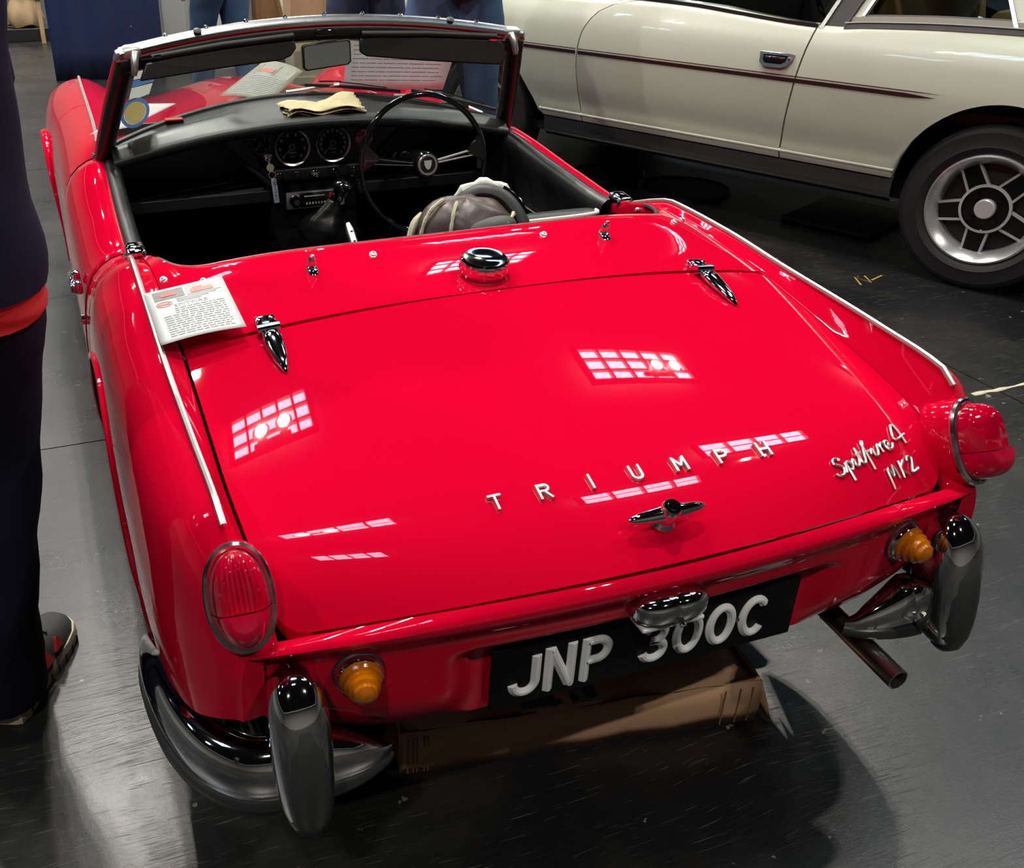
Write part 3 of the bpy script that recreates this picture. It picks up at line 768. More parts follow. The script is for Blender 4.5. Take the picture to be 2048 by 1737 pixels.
# ---- tail lamps
for s_ in (-1, 1):
    c = Vector((s_*.592, .036, .660)); ax = Vector((0, -.857, .515)); M = frame((s_*.12, ax.y, ax.z), (0, .515, .857))
    a_, b_ = .0385, .064
    def ell(k, h, pw=1.0, n=36, bx=a_, by=b_):
        return [c+M @ Vector((bx*k*math.copysign(abs(math.cos(2*PI*j/n))**.9, math.cos(2*PI*j/n)), by*k*math.copysign(abs(math.sin(2*PI*j/n))**.9, math.sin(2*PI*j/n)), h)) for j in range(n)]
    pod = MB().loft([ell(1.10, -.055), ell(1.10, -.004), ell(1.05, .0)]).build('tail_lamp', 'red', car)
    ring = ell(1.03, .003)
    MB().tube(ring, .0058, 8, closed=True).build('lamp_rim', 'chrome2', pod)
    # upper lens: ribbed dome cut by a ledge; lower reflector stands prouder
    def dome(y0, y1, hmax, name, mt, rib):
        mb = MB(); rows = []
        for i in range(15):
            v = y0+(y1-y0)*i/14; row = []
            hw = math.sqrt(max(0, 1-v*v))
            for j in range(25):
                u = -1+2*j/24; r2_ = (u*hw)**2+v*v
                hh = hmax*(1-max(abs(u*hw), abs(v)*.55)**4)**.5*math.sqrt(max(0, 1-r2_**3))
                hh *= 1-.05*rib*(1 if j % 2 else 0)
                row.append(c+M @ Vector((u*hw*a_*.985, v*b_*.985, .003+hh)))
            rows.append(row)
        mb.grid(rows)
        for v in (y0, y1):
            r = rows[0] if v == y0 else rows[-1]
            if abs(v) < .9: mb.add(r+[c+M @ Vector(((M.transposed() @ (p-c)).x, v*b_*.985, .001)) for p in r], [(j, j+1, j+26, j+25) for j in range(24)])
        return mb.build(name, mt, pod, ang=30)
    dome(-.22, 1.0, .050, 'tail_lens', 'lensred', 1)
    dome(-1.0, -.24, .060, 'reflector_lens', 'lensred2', 0)
    MB().lathe([(.006, 0), (.006, .003), (0, .004)], 10, c+M @ Vector((0, b_*.80, .020)), M).build('lens_screw', 'alu', pod)

# ---- quarter bumpers and overriders
for s_ in (-1, 1):
    path = catmull([(.400, .004, .386), (.42, -.012, .386), (.47, -.026, .384), (.55, -.026, .379), (.615, -.008, .375), (.668, .045, .374), (.700, .12, .372), (.716, .21, .370), (.720, .30, .366), (.712, .37, .362), (.695, .41, .36)], 44)
    rings = []
    for i, p in enumerate(path):
        t = (path[min(i+1, 43)]-path[max(i-1, 0)]); nrm = Vector((t.y, -t.x, 0)).normalized()
        f = i/43
        k = min(1, (f/.16)**.55 if f < .16 else 1)*min(1, ((1-f)/.25)**.6 if f > .75 else 1); k = max(k, .22 if f < .5 else .06)
        sec = [(-.050, .046), (-.034, .050), (-.016, .045), (-.004, .030), (.002, .008), (.002, -.012), (-.003, -.026), (-.001, -.031), (.001, -.038), (-.004, -.046), (-.016, -.046), (-.018, -.030), (-.020, 0), (-.036, .030)]
        rings.append([Vector(((p.x+nrm.x*a*k)*s_, p.y+nrm.y*a*k, p.z-.036+(b+.036)*k)) for a, b in sec])
    bump = MB().loft(rings).build('quarter_bumper', 'chrome', car, ang=50)
    MB().rbox((s_*.60, .05, .40), (.05, .09, .03), .006).build('bumper_bracket', 'satin_black', bump)
    strip = []
    for i, p in enumerate(path):
        t = (path[min(i+1, 43)]-path[max(i-1, 0)]); nrm = Vector((t.y, -t.x, 0)).normalized(); f = i/43
        k = .55+.45*sm(f/.2) if f < .2 else .25+.75*sm((1-f)/.2) if f > .8 else 1
        strip.append([Vector(((p.x+nrm.x*a*k)*s_, p.y+nrm.y*a*k, p.z-.036+(b+.036)*k)) for a, b in ((.0035, -.028), (.006, -.035), (.005, -.047), (-.002, -.053), (-.014, -.052), (-.016, -.044), (-.006, -.030))])
    MB().loft(strip).build('bumper_strip', 'grubber', bump, ang=60)
    # overrider
    orr = MB(); rings = []; face = []
    for z, yc, w2, d_ in ((.566, -.016, .010, .010), (.560, -.018, .022, .020), (.545, -.024, .034, .031), (.52, -.030, .0405, .038), (.49, -.036, .0430, .041), (.45, -.043, .0430, .042), (.41, -.050, .0415, .041), (.37, -.057, .038, .038), (.345, -.062, .033, .033), (.328, -.065, .024, .024), (.318, -.066, .010, .010)):
        ring = []
        for j in range(24):
            c_, q = math.cos(2*PI*j/24), math.sin(2*PI*j/24)
            yy = d_*math.copysign(abs(q)**.8, q)
            if q > 0: yy = min(yy*1.6, .05)
            zz_ = .566-(.566-z)*.925
            ring.append(Vector((s_*.543+.95*w2*math.copysign(abs(c_)**.8, c_), yc+yy, zz_)))
        rings.append(ring)
    ov = orr.loft(rings).build('overrider', 'chrome', car, ang=60)
    fr = []
    for z, yc, w2, d_ in ((.523, -.030, .012, .030), (.508, -.033, .026, .0395), (.47, -.040, .0350, .0465), (.43, -.047, .0375, .0475), (.39, -.054, .0370, .0455), (.355, -.060, .0335, .040), (.330, -.065, .026, .030), (.316, -.067, .014, .016), (.311, -.068, .004, .005)):
        w2 *= .95; z = .566-(.566-z)*.925
        fr.append([Vector((s_*.543+w2*math.cos(a), yc+d_*math.copysign(abs(math.sin(a))**.75, math.sin(a)), z)) for a in [PI+PI*j/14 for j in range(15)]]+[Vector((s_*.543+w2*.9, yc, z)), Vector((s_*.543-w2*.9, yc, z))])
    MB().loft(fr).build('rubber_face', 'grubber', ov, ang=60)

# ---- exhaust pipe
mb = MB(); ring = lambda y, r: [Vector((.450+r*math.cos(2*PI*j/20), y, .300+.09*(y+.08)+r*math.sin(2*PI*j/20))) for j in range(20)]
mb.loft([ring(.60, .019), ring(-.082, .019), ring(-.083, .0165), ring(.05, .0165)], cap=False)
mb.build('exhaust_pipe', 'stain', car)
MB().lathe([(.027, 0), (.027, .14), (.021, .15)], 20, (.450, .34, .334), frame((0, -1, 0))).build('exhaust_clamp', 'steel', car)

# ---- bonnet with front wings in one piece
def ybase(x): return 1.99-.20*(x/.597)**2
def zbase(x): return .895-.08*(x/.597)**2
def bonnet_front(x): return 3.70-.10*(abs(x)/.6)**3
bc = pchip([0, .25, .6, .8, .92, 1], [.880, .862, .795, .715, .62, .47]); bv = pchip([0, .25, .6, .8, .92, 1], [.845, .815, .735, .67, .58, .45])
rows = []
for i in range(33):
    f = i/32; row = []
    for j in range(33):
        u = -1+2*j/32; au = abs(u)
        xb0 = .585; y = (ybase(u*.59)+.015)*(1-f)+bonnet_front(u*.55)*f
        xb = beadx(y); zb = beadz(y); x = u*xb
        if au < .62: z = bc(f)+(bv(f)-bc(f))*sm(au/.62)
        else: z = bv(f)+(zb-bv(f))*sm((au-.62)/.38)
        row.append(Vector((x, y, min(z, zbase(x)+.01 if f < .03 else 9))))
    rows.append(row)
bonnet = MB().grid(rows)
for s_ in (-1, 1):
    r2 = []
    for y in yrows(1.80, 3.70, .05, arch_extra(ARCH_F)):
        sec = side_sec(y); bot = sec[-1]; y0 = ybase(.59)+.015
        r2.append(mirx(sec+[Vector((bot.x-.015, y, bot.z))], s_))
    bonnet.grid(r2)
bonnet.build('bonnet', 'red', car, ang=45)
bon = COL.objects[-1]
# nose panel closing the front
MB().grid([[Vector((x, 3.69-.09*(abs(x)/.6)**3, z)) for x in [-.56+1.12*i/12 for i in range(13)]] for z in (.47, .40, .30)]).build('front_apron', 'red', bon, solid=.004)
for s_ in (-1, 1):
    MB().tube([Vector((s_*beadx(y), y, beadz(y)+.003)) for y in yrows(1.93, 3.40, .05)], .0055, 6).build('wing_beading', 'bead', bon)
    A = ARCH_F; lip = []
    for i in range(27):
        t = PI*(-.05+1.10*i/26); r = A['r']-.01
        y = A['y']+r*math.cos(t); z = A['z']+r*math.sin(t)
        lip.append(Vector((s_*(.696+.010*sm((z-.35)/.25)), y, z)))
    MB().tube(lip, [.004+.012*abs(math.sin(PI*i/26))**1.5 for i in range(27)], 8, sx=.8).build('arch_flare', 'red', bon)
    # screen-side end pieces of the scuttle
    MB().rbox((s_*.597, 1.80, .812), (.022, .04, .02), .007).build('pillar_foot', 'chrome', car)
# sills and inner tub
tub = MB()
tub.box((0, 1.95, .20), (1.25, 3.2, .02)); tub.box((0, 1.55, .33), (.20, 1.5, .24)); tub.box((0, 2.05, .45), (1.24, .02, .62))
tub.box((0, .84, .48), (1.08, .02, .56)); tub.box((-.50, .80, .42), (.12, .62, .40)); tub.box((.50, .80, .42), (.12, .62, .40))
tub.box((0, .45, .37), (.96, .70, .10)); tub.box((-.575, 1.5, .24), (.10, .74, .13)); tub.box((.575, 1.5, .24), (.10, .74, .13))
tub.build('floor_tub', 'carpet', car)
# wheels
def car_wheel(x, y, parent, rt=.283, wt=.145, s_=1):
    M = frame((s_, 0, 0)); c = (x, y, G+rt); h = wt/2
    t = MB().lathe([(rt*.66, -h*.8), (rt*.80, -h), (rt*.94, -h*.9), (rt, -h*.62), (rt, h*.62), (rt*.94, h*.9), (rt*.80, h), (rt*.66, h*.8)], 48, c, M, cap=False)
    o = t.build('wheel', 'tyre', parent)
    MB().lathe([(rt*.67, h*.8), (rt*.64, h*.75), (rt*.60, h*.3), (rt*.42, h*.5), (rt*.2, h*.62), (.03, h*.75), (0, h*.78)], 40, c, M).build('wheel_disc', 'alu', o)
    MB().lathe([(rt*.67, -h*.8), (rt*.3, -h*.2), (0, -h*.2)], 30, c, M).build('wheel_back', 'satin_black', o)
for s_ in (-1, 1):
    car_wheel(s_*.610, .80, car, s_=s_); car_wheel(s_*.618, 2.90, car, s_=s_)
# ---- windscreen
def ytop(x): return 1.647-.060*(x/.523)**2
def ztop(x): return 1.133-.046*(x/.523)**2
screen = MB()
hx = [-.523+1.046*i/28 for i in range(29)]
# bright aluminium capping along the top
prof_pts = [Vector((x, ytop(x), ztop(x))) for x in hx]
rows = []
for x in hx:
    y, z = ytop(x), ztop(x)
    rows.append([Vector((x*1.0, y+a, z+b)) for a, b in ((-.022, .0), (-.024, .008), (-.016, .017), (.0, .021), (.020, .018), (.034, .006), (.036, -.004), (.02, -.002))])
wind = screen.loft(rows).build('windscreen_frame', 'capping', car, ang=50)
# red band under the capping, then the padded black inner rail
MB().loft([[Vector((x, ytop(x)+a, ztop(x)+b)) for a, b in ((-.021, .001), (-.0225, -.001), (-.019, -.006), (.03, -.006), (.03, .0))] for x in hx]).build('header_band', 'red', wind, ang=50)
MB().loft([[Vector((x, ytop(x)+a, ztop(x)+b)) for a, b in ((-.018, -.005), (-.0225, -.012), (-.019, -.034), (-.006, -.042), (.020, -.036), (.028, -.010))] for x in hx]).build('header_padding', 'vinyl', wind, ang=60)
for s_ in (-1, 1):
    foot = Vector((s_*.598, 1.795, .808)); head = Vector((s_*.523, 1.590, 1.098)); d = head-foot
    ax = d.normalized()
    outp = [foot+d*t+Vector((s_*.004*math.sin(t*PI), 0, 0)) for t in (0, .25, .5, .75, .955)]
    sx = Vector((s_, 0, 0)); sx = (sx-ax*sx.dot(ax)).normalized(); sy = ax.cross(sx)
    bk = Vector((0, -1, 0)); bk = (bk-ax*bk.dot(ax)).normalized()
    def col(off, ra, rb, name, mt, back=0.0):
        rings = []
        for p in outp:
            rings.append([p+sx*(off+ra*math.cos(2*PI*j/16))+bk*(back+rb*math.sin(2*PI*j/16)) for j in range(16)])
        return MB().loft(rings).build(name, mt, wind)
    col(-.008, .014, .024, 'pillar', 'red', -.008)
    col(-.020, .023, .022, 'pillar_seal', 'vinyl', .016)
    # chrome corner bracket
    e = MB().tube([head+Vector((-s_*.050, -.010, .002)), head+Vector((-s_*.020, -.008, -.002)), head+Vector((s_*.000, -.006, -.010)), head+Vector((s_*.008, -.004, -.020))], [.016, .018, .016, .009], 12)
    e.tube([head+Vector((-s_*.036, -.022, -.002)), head+Vector((-s_*.032, -.034, -.016)), head+Vector((-s_*.028, -.040, -.040)), head+Vector((-s_*.027, -.040, -.050))], [.010, .010, .008, .005], 10)
    e.build('corner_bracket', 'bead', wind)
# pane
gr = []
for i in range(9):
    t = i/8; gr.append([])
    for j in range(25):
        u = -1+2*j/24; xb, xt = u*.578, u*.505
        b = Vector((xb, ybase(xb)-.004, zbase(xb)+.004)); tp = Vector((xt, ytop(xt)+.004, ztop(xt)-.02))
        gr[-1].append(b.lerp(tp, t)+Vector((0, .012*math.sin(t*PI), 0)))
MB().grid(gr).build('windscreen_glass', 'glass', wind, recalc=False)
MB().tube([Vector((x, ybase(x)-.002, zbase(x)+.004)) for x in [-.575+1.15*i/20 for i in range(21)]], .010, 8).build('screen_seal', 'rubber', wind)
for i in range(9):
    x = -.406+.1015*i; snap(MB(), Vector((x, ytop(x)+.002, ztop(x)+.020)), Vector((0, -.2, 1)).normalized(), .0065).build('snap_stud', 'chrome', wind)
for x in (-.33, .33): MB().lathe([(.010, 0), (.010, .003), (.004, .006), (0, .006)], 14, (x, ytop(x)-.016, ztop(x)+.018), frame((0, -.6, 1))).build('hood_catch', 'satin_black', wind)
# stickers on the passenger side of the pane
def screenpt(x, z, off=-.003):
    xb = x/.54*.56
    b = Vector((x, ybase(x)-.004, zbase(x)+.004)); tp = Vector((x, ytop(x)+.004, ztop(x)-.02)); t = (z-b.z)/(tp.z-b.z)
    return b.lerp(tp, t)+Vector((0, .012*math.sin(t*PI)+off, 0))
def patch(zx, n, mt, parent, name, off=-.003):
    mb = MB(); P = [screenpt(x, z, off) for x, z in zx]; mb.add(P, [list(range(len(P)))]); return mb.build(name, mt, parent, recalc=False)
patch([(-.475, 1.075), (-.425, 1.072), (-.432, 1.024), (-.490, 1.022)], 4, 'stickpale', wind, 'screen_sticker')
patch([(-.490, 1.020), (-.433, 1.022), (-.436, 1.008), (-.493, 1.000)], 4, 'stickblue', wind, 'screen_sticker')
patch([(-.494, .998), (-.438, 1.004), (-.446, .972), (-.502, .958)], 4, 'stickpale', wind, 'screen_sticker')
def ringpatch(cx, cz, r0, r1, name, mt):
    mb = MB(); P = [[screenpt(cx+r*math.cos(a*PI/12), cz+1.15*r*math.sin(a*PI/12)) for a in range(24)] for r in (r0, r1)]
    mb.grid(P, cu=True) if r0 > 0 else mb.add(P[1], [list(range(24))]); return mb.build(name, mt, wind, recalc=False)
ringpatch(-.484, .920, .031, .041, 'sticker_ring', 'stickblue'); ringpatch(-.484, .920, 0, .0305, 'sticker_disc', 'sticktan')
# sun visors: hinge rod and padded flap
def yv(x): return 1.628-.06*(x/.523)**2
for name, poly in (('l', [(-.485, 1.034), (-.465, 1.072), (-.40, 1.080), (-.25, 1.092), (-.125, 1.101), (-.088, 1.100), (-.083, 1.082), (-.10, 1.064), (-.125, 1.056), (-.30, 1.046)]),
                   ('r', [(.085, 1.096), (.10, 1.103), (.28, 1.095), (.455, 1.083), (.472, 1.072), (.470, 1.035), (.455, 1.022), (.25, 1.038), (.10, 1.054), (.083, 1.064)])):
    mb = MB(); poly = [(x, z) for x, z in poly]
    a = [Vector((x, yv(x)-.008-.25*(1.10-z), z)) for x, z in poly]; b = [p+Vector((0, .013, 0)) for p in a]
    k = len(poly); mb.add(a+b, [list(range(k)), [k+i for i in range(k)][::-1]]+[(i, (i+1) % k, k+(i+1) % k, k+i) for i in range(k)])
    vis = mb.build('sun_visor', 'vinyl', wind, bevel=.004)
    q = [(-.45, 1.082), (-.09, 1.110)] if name == 'l' else [(.09, 1.107), (.45, 1.090)]
    MB().tube([Vector((x, yv(x)-.006, z)) for x, z in (q[0], ((q[0][0]+q[1][0])/2, (q[0][1]+q[1][1])/2+.003), q[1])], .009, 10).build('visor_roll', 'satin_black', vis)
    ex = -.475 if name == 'l' else .475
    MB().tube([Vector((ex*.90, yv(ex)-.004, 1.086)), Vector((ex, yv(ex)-.002, 1.082)), Vector((ex*1.02, yv(ex)+.005, 1.096))], .005, 8).build('visor_arm', 'chrome', vis)
# rear view mirror
mm = MB(); mir = [(-.070, 1.038), (-.070, 1.090), (-.062, 1.095), (.052, 1.104), (.058, 1.098), (.058, 1.050), (.050, 1.043), (-.062, 1.033)]
mm.prism([Vector((x, 1.608+(z-1.068)*.095, z-.006)) for x, z in mir], (0, .014, 0))
mo = mm.build('rear_mirror', 'satin_black', wind, bevel=.002)
ins = [(x*.93-.0005, 1.068+(z-1.068)*.88) for x, z in mir]
MB().add([Vector((x, 1.6072+(z-1.068)*.095, z-.006)) for x, z in ins], [list(range(8))]).build('mirror_glass', 'mirror', mo, recalc=False)
MB().tube([Vector((-.02, 1.627, 1.095)), Vector((-.02, 1.630, 1.112))], .004, 8).rbox((-.005, 1.622, 1.117), (.055, .028, .016), .006).build('mirror_stem', 'gloss_black', mo)
# wipers parked on the outside of the pane
for px0, px1, px2, zz in ((-.02, .06, .34, 0), (.30, .42, .62, 0)):
    a = Vector((px0, ybase(px0)+.018, zbase(px0)+.012)); b = Vector((px2*.93, ybase(px2*.9)+.006, zbase(px2*.9)+.030)); m = a.lerp(b, .45)+Vector((0, -.012, .020))
    wp = MB().tube([a, a.lerp(m, .5), m], .004, 8).build('wiper_arm', 'bead', wind)
    c = m.lerp(b, .05); q0 = m+(m-b)*.55
    MB().sweep([q0+Vector((0, 0, -.004)), m, b], [(-.002, -.010), (-.002, 0), (.002, 0), (.002, -.010)], (0, -.4, 1)).build('wiper_blade', 'rubber', wp)
    MB().tube([q0.lerp(b, .15)+Vector((0, 0, .004)), m+Vector((0, -.003, .009)), q0.lerp(b, .85)+Vector((0, 0, .004))], .0025, 6).build('blade_bridge', 'chrome', wp)

# ---- dashboard
def ylip(x): return 1.722-.012*(x/.54)**2
def zlip(x): return .888-.060*(x/.54)**2
rows = []
for i in range(41):
    x = -.56+1.12*i/40; yb, zb, yl, zl = ybase(x)-.012, zbase(x)+.004, ylip(x), zlip(x)
    row = [Vector((x, yb+.01, zb-.01)), Vector((x, yb, zb))]
    row += [Vector((x, yb+(yl-yb)*f, zb+(zl-zb)*f+.008*math.sin(f*PI)-(.012*math.sin(f*2*PI) if abs(x) > .2 else 0))) for f in (.2, .4, .6, .75, .88)]
    row += [Vector((x, yl, zl+.001)), Vector((x, yl-.012, zl-.004)), Vector((x, yl-.018, zl-.014)), Vector((x, yl-.014, zl-.026)), Vector((x, yl, zl-.033)), Vector((x, yl+.05, zl-.037)), Vector((x, yl+.11, zl-.045))]
    rows.append(row)
dash = MB().grid(rows).build('dashboard', 'vinyl', car, ang=60)
fac = MB()
# side fascias: sloping frames that leave the open shelves dark
for s_ in (-1, 1):
    fac.prism([Vector((s_*x, 1.815, z)) for x, z in ((.205, .875), (.56, .83), (.56, .80), (.40, .822), (.27, .812), (.205, .752), (.13, .688), (.10, .70), (.15, .745))], (0, .02, 0))
    fac.box((s_*.345, 1.90, .655), (.43, .20, .016)); fac.box((s_*.345, 1.805, .662), (.43, .016, .034))
    fac.box((s_*.345, 1.99, .75), (.43, .012, .20))
fac.build('fascia_frame', 'vinyl', dash, bevel=.003)
for s_ in (-1, 1):
    MB().tube([Vector((s_*x, 1.806, z)) for x, z in ((.405, .832), (.35, .832), (.27, .820), (.20, .756), (.124, .692))], .007, 8).build('fascia_rail', 'vinyl', dash)
# centre instrument panel, knob strip and console
MB().prism([Vector((x, 1.812, z)) for x, z in ((-.212, .872), (.212, .872), (.205, .832), (.185, .785), (.150, .738), (-.112, .738), (-.175, .790), (-.208, .835))], (0, .03, 0)).build('instrument_panel', 'satin_black', dash, bevel=.003)
MB().rbox((.005, 1.812, .718), (.265, .034, .034), .005).build('switch_strip', 'vinyl', dash)
cons = MB().rbox((0, 1.835, .62), (.262, .05, .165), .006)
cons.prism([Vector((x, y, z)) for x, y, z in ((-.125, 1.82, .56), (.125, 1.82, .56), (.125, 1.50, .45), (-.125, 1.50, .45))], (0, 0, -.2))
cons.build('console', 'carpet', dash)
def gauge(x, z, r, marks, needle, name='gauge', red=False):
    M = Matrix(((1, 0, 0), (0, 0, -1), (0, 1, 0))); c = Vector((x, 1.810, z))
    mb = MB(); mb.m(0).lathe([(r*1.06, 0), (r*1.06, .004), (r, .010), (r*.90, .007), (r*.88, .003)], 36, c, M, cap=False)
    mb.m(1).lathe([(r*.9, .003), (0, .003)], 36, c, M, cap=False)
    mb.m(2)
    for i in range(marks):
        a = math.radians(225-270*i/(marks-1)); q = c+M @ Vector((math.cos(a)*r*.70, math.sin(a)*r*.70, .0036))
        mb.box(q, (r*.13, .0006, r*.17) if marks < 20 else (r*.1, .0006, r*.12))
        a2 = math.radians(225-270*(i+.5)/(marks-1))
        if i < marks-1: mb.box(c+M @ Vector((math.cos(a2)*r*.78, math.sin(a2)*r*.78, .0036)), (r*.04, .0006, r*.05))
    a = math.radians(needle); d = Vector((math.cos(a), math.sin(a), 0))
    mb.sweep([c+M @ (d*(r*.12)+Vector((0, 0, .005))), c+M @ (d*(r*.72)+Vector((0, 0, .005)))], [(-r*.03, 0), (-r*.03, .001), (r*.03, .001), (r*.03, 0)], (0, -1, 0))
    mb.tube([c+M @ Vector((math.cos(t*PI/8)*r*.15, math.sin(t*PI/8)*r*.15, .0045)) for t in range(16)], r*.03, 6, closed=True)
    if r > .04: mb.box(c+M @ Vector((0, -r*.30, .0036)), (r*.38, .0006, r*.10)); mb.box(c+M @ Vector((0, -r*.5, .0036)), (r*.25, .0006, r*.06))
    return mb.build(name, ['bead', 'plate' if not red else 'lensred2', 'paper2'], dash)
gauge(-.060, .793, .0515, 8, 222); gauge(.060, .795, .0515, 13, 225); gauge(-.151, .808, .027, 4, 230); gauge(.151, .803, .027, 4, 230, red=True)
for i, x in enumerate((-.108, -.057, -.003, .056, .109)):
    mb = MB(); MK_ = frame((0, -1, .15)); c = Vector((x, 1.795, .719))
    mb.lathe([(.008, 0), (.008, .003), (.004, .004), (.004, .014), (.010, .016), (.011, .026), (.006, .029), (0, .029)], 14, c, MK_)
    mb.build('pull_knob', 'chrome' if i == 2 else 'gloss_black', dash)
for x, z in ((-.115, .642), (.105, .668), (.115, .700), (-.115, .69)): MB().lathe([(.006, 0), (.005, .004), (0, .005)], 10, (x, 1.808, z), frame((0, -1, 0))).build('console_screw', 'alu', dash)
# radio
rd = MB(); rd.m(0).rbox((0, 1.803, .643), (.176, .020, .050), .002); rd.m(1).rbox((.003, 1.793, .643), (.100, .004, .042), .001)
rd.m(3).box((.044, 1.7905, .652), (.010, .002, .016)); rd.m(2).box((-.005, 1.7905, .654), (.06, .002, .003))
for q in range(8): rd.box((-.028+q*.009, 1.7905, .633), (.004, .002, .006))
rd.m(1)
for x in (-.062, .062): rd.lathe([(.018, 0), (.018, .012), (.015, .020), (0, .020)], 20, (x, 1.793, .643), frame((0, -1, 0)))
rd.m(0)
for x in (-.062, .062): rd.lathe([(.008, .020), (.008, .026), (0, .026)], 14, (x, 1.793, .643), frame((0, -1, 0)))
rd.build('car_radio', ['alu', 'gloss_black', 'piping', 'shoered'], dash, ang=25)
MB().rbox((-.37, 1.90, .872), (.05, .03, .008), .003).build('dash_badge', 'shoered', dash)
# ignition lock below the left small gauge
MB().lathe([(.013, 0), (.013, .006), (.009, .009), (0, .009)], 16, (-.133, 1.806, .772), frame((0, -1, 0))).build('ignition_lock', 'chrome', dash)

# ---- steering wheel (right-hand drive)
SWc = Vector((.268, 1.622, .761)); tilt = math.radians(9)
MW = frame((0, -math.cos(tilt), math.sin(tilt)))
rim = MB().tube([SWc+MW @ Vector((.184*math.cos(2*PI*j/56), .184*math.sin(2*PI*j/56), 0)) for j in range(56)], .0082, 10, closed=True).build('steering_wheel', 'gloss_black', car)
for a0 in (8, 172):
    a = math.radians(a0); d = Vector((math.cos(a), math.sin(a), 0))
    sp = MB()
    for k in (-.0055, .0055):
        e = Vector((-d.y, d.x, 0))*k
        sp.tube([SWc+MW @ (d*.03+e*.6+Vector((0, 0, .010))), SWc+MW @ (d*.15+e*1.3+Vector((0, 0, .004)))], .0035, 8)
    sp.build('wheel_spoke', 'bead' if a0 < 90 else 'chrome', rim)
    tri_ = [d*.125+Vector((0, .006, 0)), d*.180+Vector((-d.y, d.x, 0))*.05*(1 if d.x > 0 else -1), d*.180-Vector((-d.y, d.x, 0))*.035*(1 if d.x > 0 else -1)]
    MB().prism([SWc+MW @ p for p in tri_], MW @ Vector((0, 0, .008))).build('spoke_web', 'gloss_black', rim, bevel=.003)
hub = MB(); hub.m(0).lathe([(.036, -.06), (.038, .0), (.036, .022), (.032, .030), (.0295, .030)], 32, SWc, MW, cap=False)
hub.m(1).lathe([(.0295, .029), (.0275, .033), (.023, .033), (.022, .030)], 32, SWc, MW, cap=False)
hub.m(2).lathe([(.022, .0305), (0, .031)], 24, SWc, MW, cap=False)
hub.m(3).prism([SWc+MW @ Vector((x, y, .031)) for x, y in ((-.011, .012), (.011, .012), (.010, .0), (.006, -.009), (0, -.013), (-.006, -.009), (-.010, 0))], MW @ Vector((0, 0, .002)))
hub.build('wheel_hub', ['gloss_black', 'castalu', 'satin_black', 'piping'], rim)
MB().tube([SWc+MW @ Vector((0, 0, -.02)), SWc+MW @ Vector((0, .0, -.16)), SWc+MW @ Vector((0, -.02, -.34))], .026, 16).build('steering_column', 'vinyl', rim)
st = MB().tube([SWc+MW @ Vector((-.02, 0, -.06)), SWc+MW @ Vector((-.13, .01, -.055))], .005, 8); st.build('column_stalk', 'gloss_black', rim)

# ---- gear lever gaiter, handbrake
gz = MB(); rings = []
for z, r, dx, dy in ((.570, .034, -.036, 1.61), (.588, .046, -.037, 1.61), (.606, .058, -.038, 1.612), (.622, .060, -.038, 1.612), (.636, .055, -.034, 1.612), (.646, .050, -.030, 1.61), (.656, .036, -.022, 1.61), (.666, .031, -.014, 1.605), (.676, .022, -.008, 1.602), (.692, .016, -.002, 1.60)):
    rings.append([Vector((dx+r*(1+.10*math.sin(3*a+z*60))*math.cos(a), dy+r*.8*(1+.12*math.sin(4*a-z*40))*math.sin(a), z+.006*math.sin(2*a+z*30))) for a in [2*PI*j/28 for j in range(28)]])
gl = gz.loft(rings).build('gear_lever', 'vinyl', car, ang=60)
MB().tube([Vector((-.005, 1.60, .68)), Vector((.012, 1.585, .725))], .006, 8).lathe([(.008, -.012), (.022, -.006), (.027, .008), (.025, .020), (.014, .029), (0, .031)], 20, (.016, 1.582, .718), frame((.2, -.2, 1), (0, 1, 0))).build('gear_knob', 'gloss_black', gl)
MB().tube([Vector((.030, 1.62, .635)), Vector((.032, 1.60, .600))], .003, 8).build('gear_trim', 'chrome', gl)
hb = MB().tube([Vector((-.008, 1.455, .668)), Vector((-.007, 1.44, .655)), Vector((.0, 1.36, .575)), Vector((.01, 1.25, .47))], [.007, .0115, .0115, .009], 12).build('handbrake', 'bead', car)
for k in range(4):
    q = Vector((-.007, 1.44, .655)).lerp(Vector((.0, 1.36, .575)), .1+.25*k); MB().tube([q+Vector((-.0125, 0, 0)), q+Vector((0, -.007, .011)), q+Vector((.0125, 0, 0))], .002, 6).build('grip_ring', 'satin_black', hb)

# ---- seats
for s_ in (-1, 1):
    mb = MB(); rings = []; x0 = s_*.295; zo = -.09 if s_ < 0 else 0
    for t, y, z, w2, th in ((0, 1.22, .34, .19, .06), (.2, 1.20, .42, .205, .07), (.5, 1.13, .58, .205, .06), (.8, 1.075, .70, .198, .045), (.93, 1.062, .755, .192, .034), (1, 1.058, .769, .185, .018)):
        rings.append([Vector((x0+w2*math.copysign(abs(math.cos(a))**.35, math.cos(a)), y+th*math.copysign(abs(math.sin(a))**.6, math.sin(a)), z+zo*t)) for a in [2*PI*j/28 for j in range(28)]])
    seat = mb.loft(rings).build('seat', 'vinyl', car, ang=60)
    e = [Vector((x0+.192*math.copysign(abs(math.cos(a))**.35, math.cos(a)), 1.059+.030*math.copysign(abs(math.sin(a))**.6, math.sin(a)), .765)) for a in [PI+PI*j/20 for j in range(21)]]
    if s_ > 0:
        MB().tube(e, .005, 8).build('seat_piping', 'piping', seat)
    MB().rbox((x0, 1.40, .36), (.42, .46, .12), .05).build('seat_cushion', 'vinyl', seat, ang=60)
MB().tube([Vector((.33, 2.04, .45)), Vector((.33, 1.98, .44))], .03, 12).build('pedal', 'rubber', car)
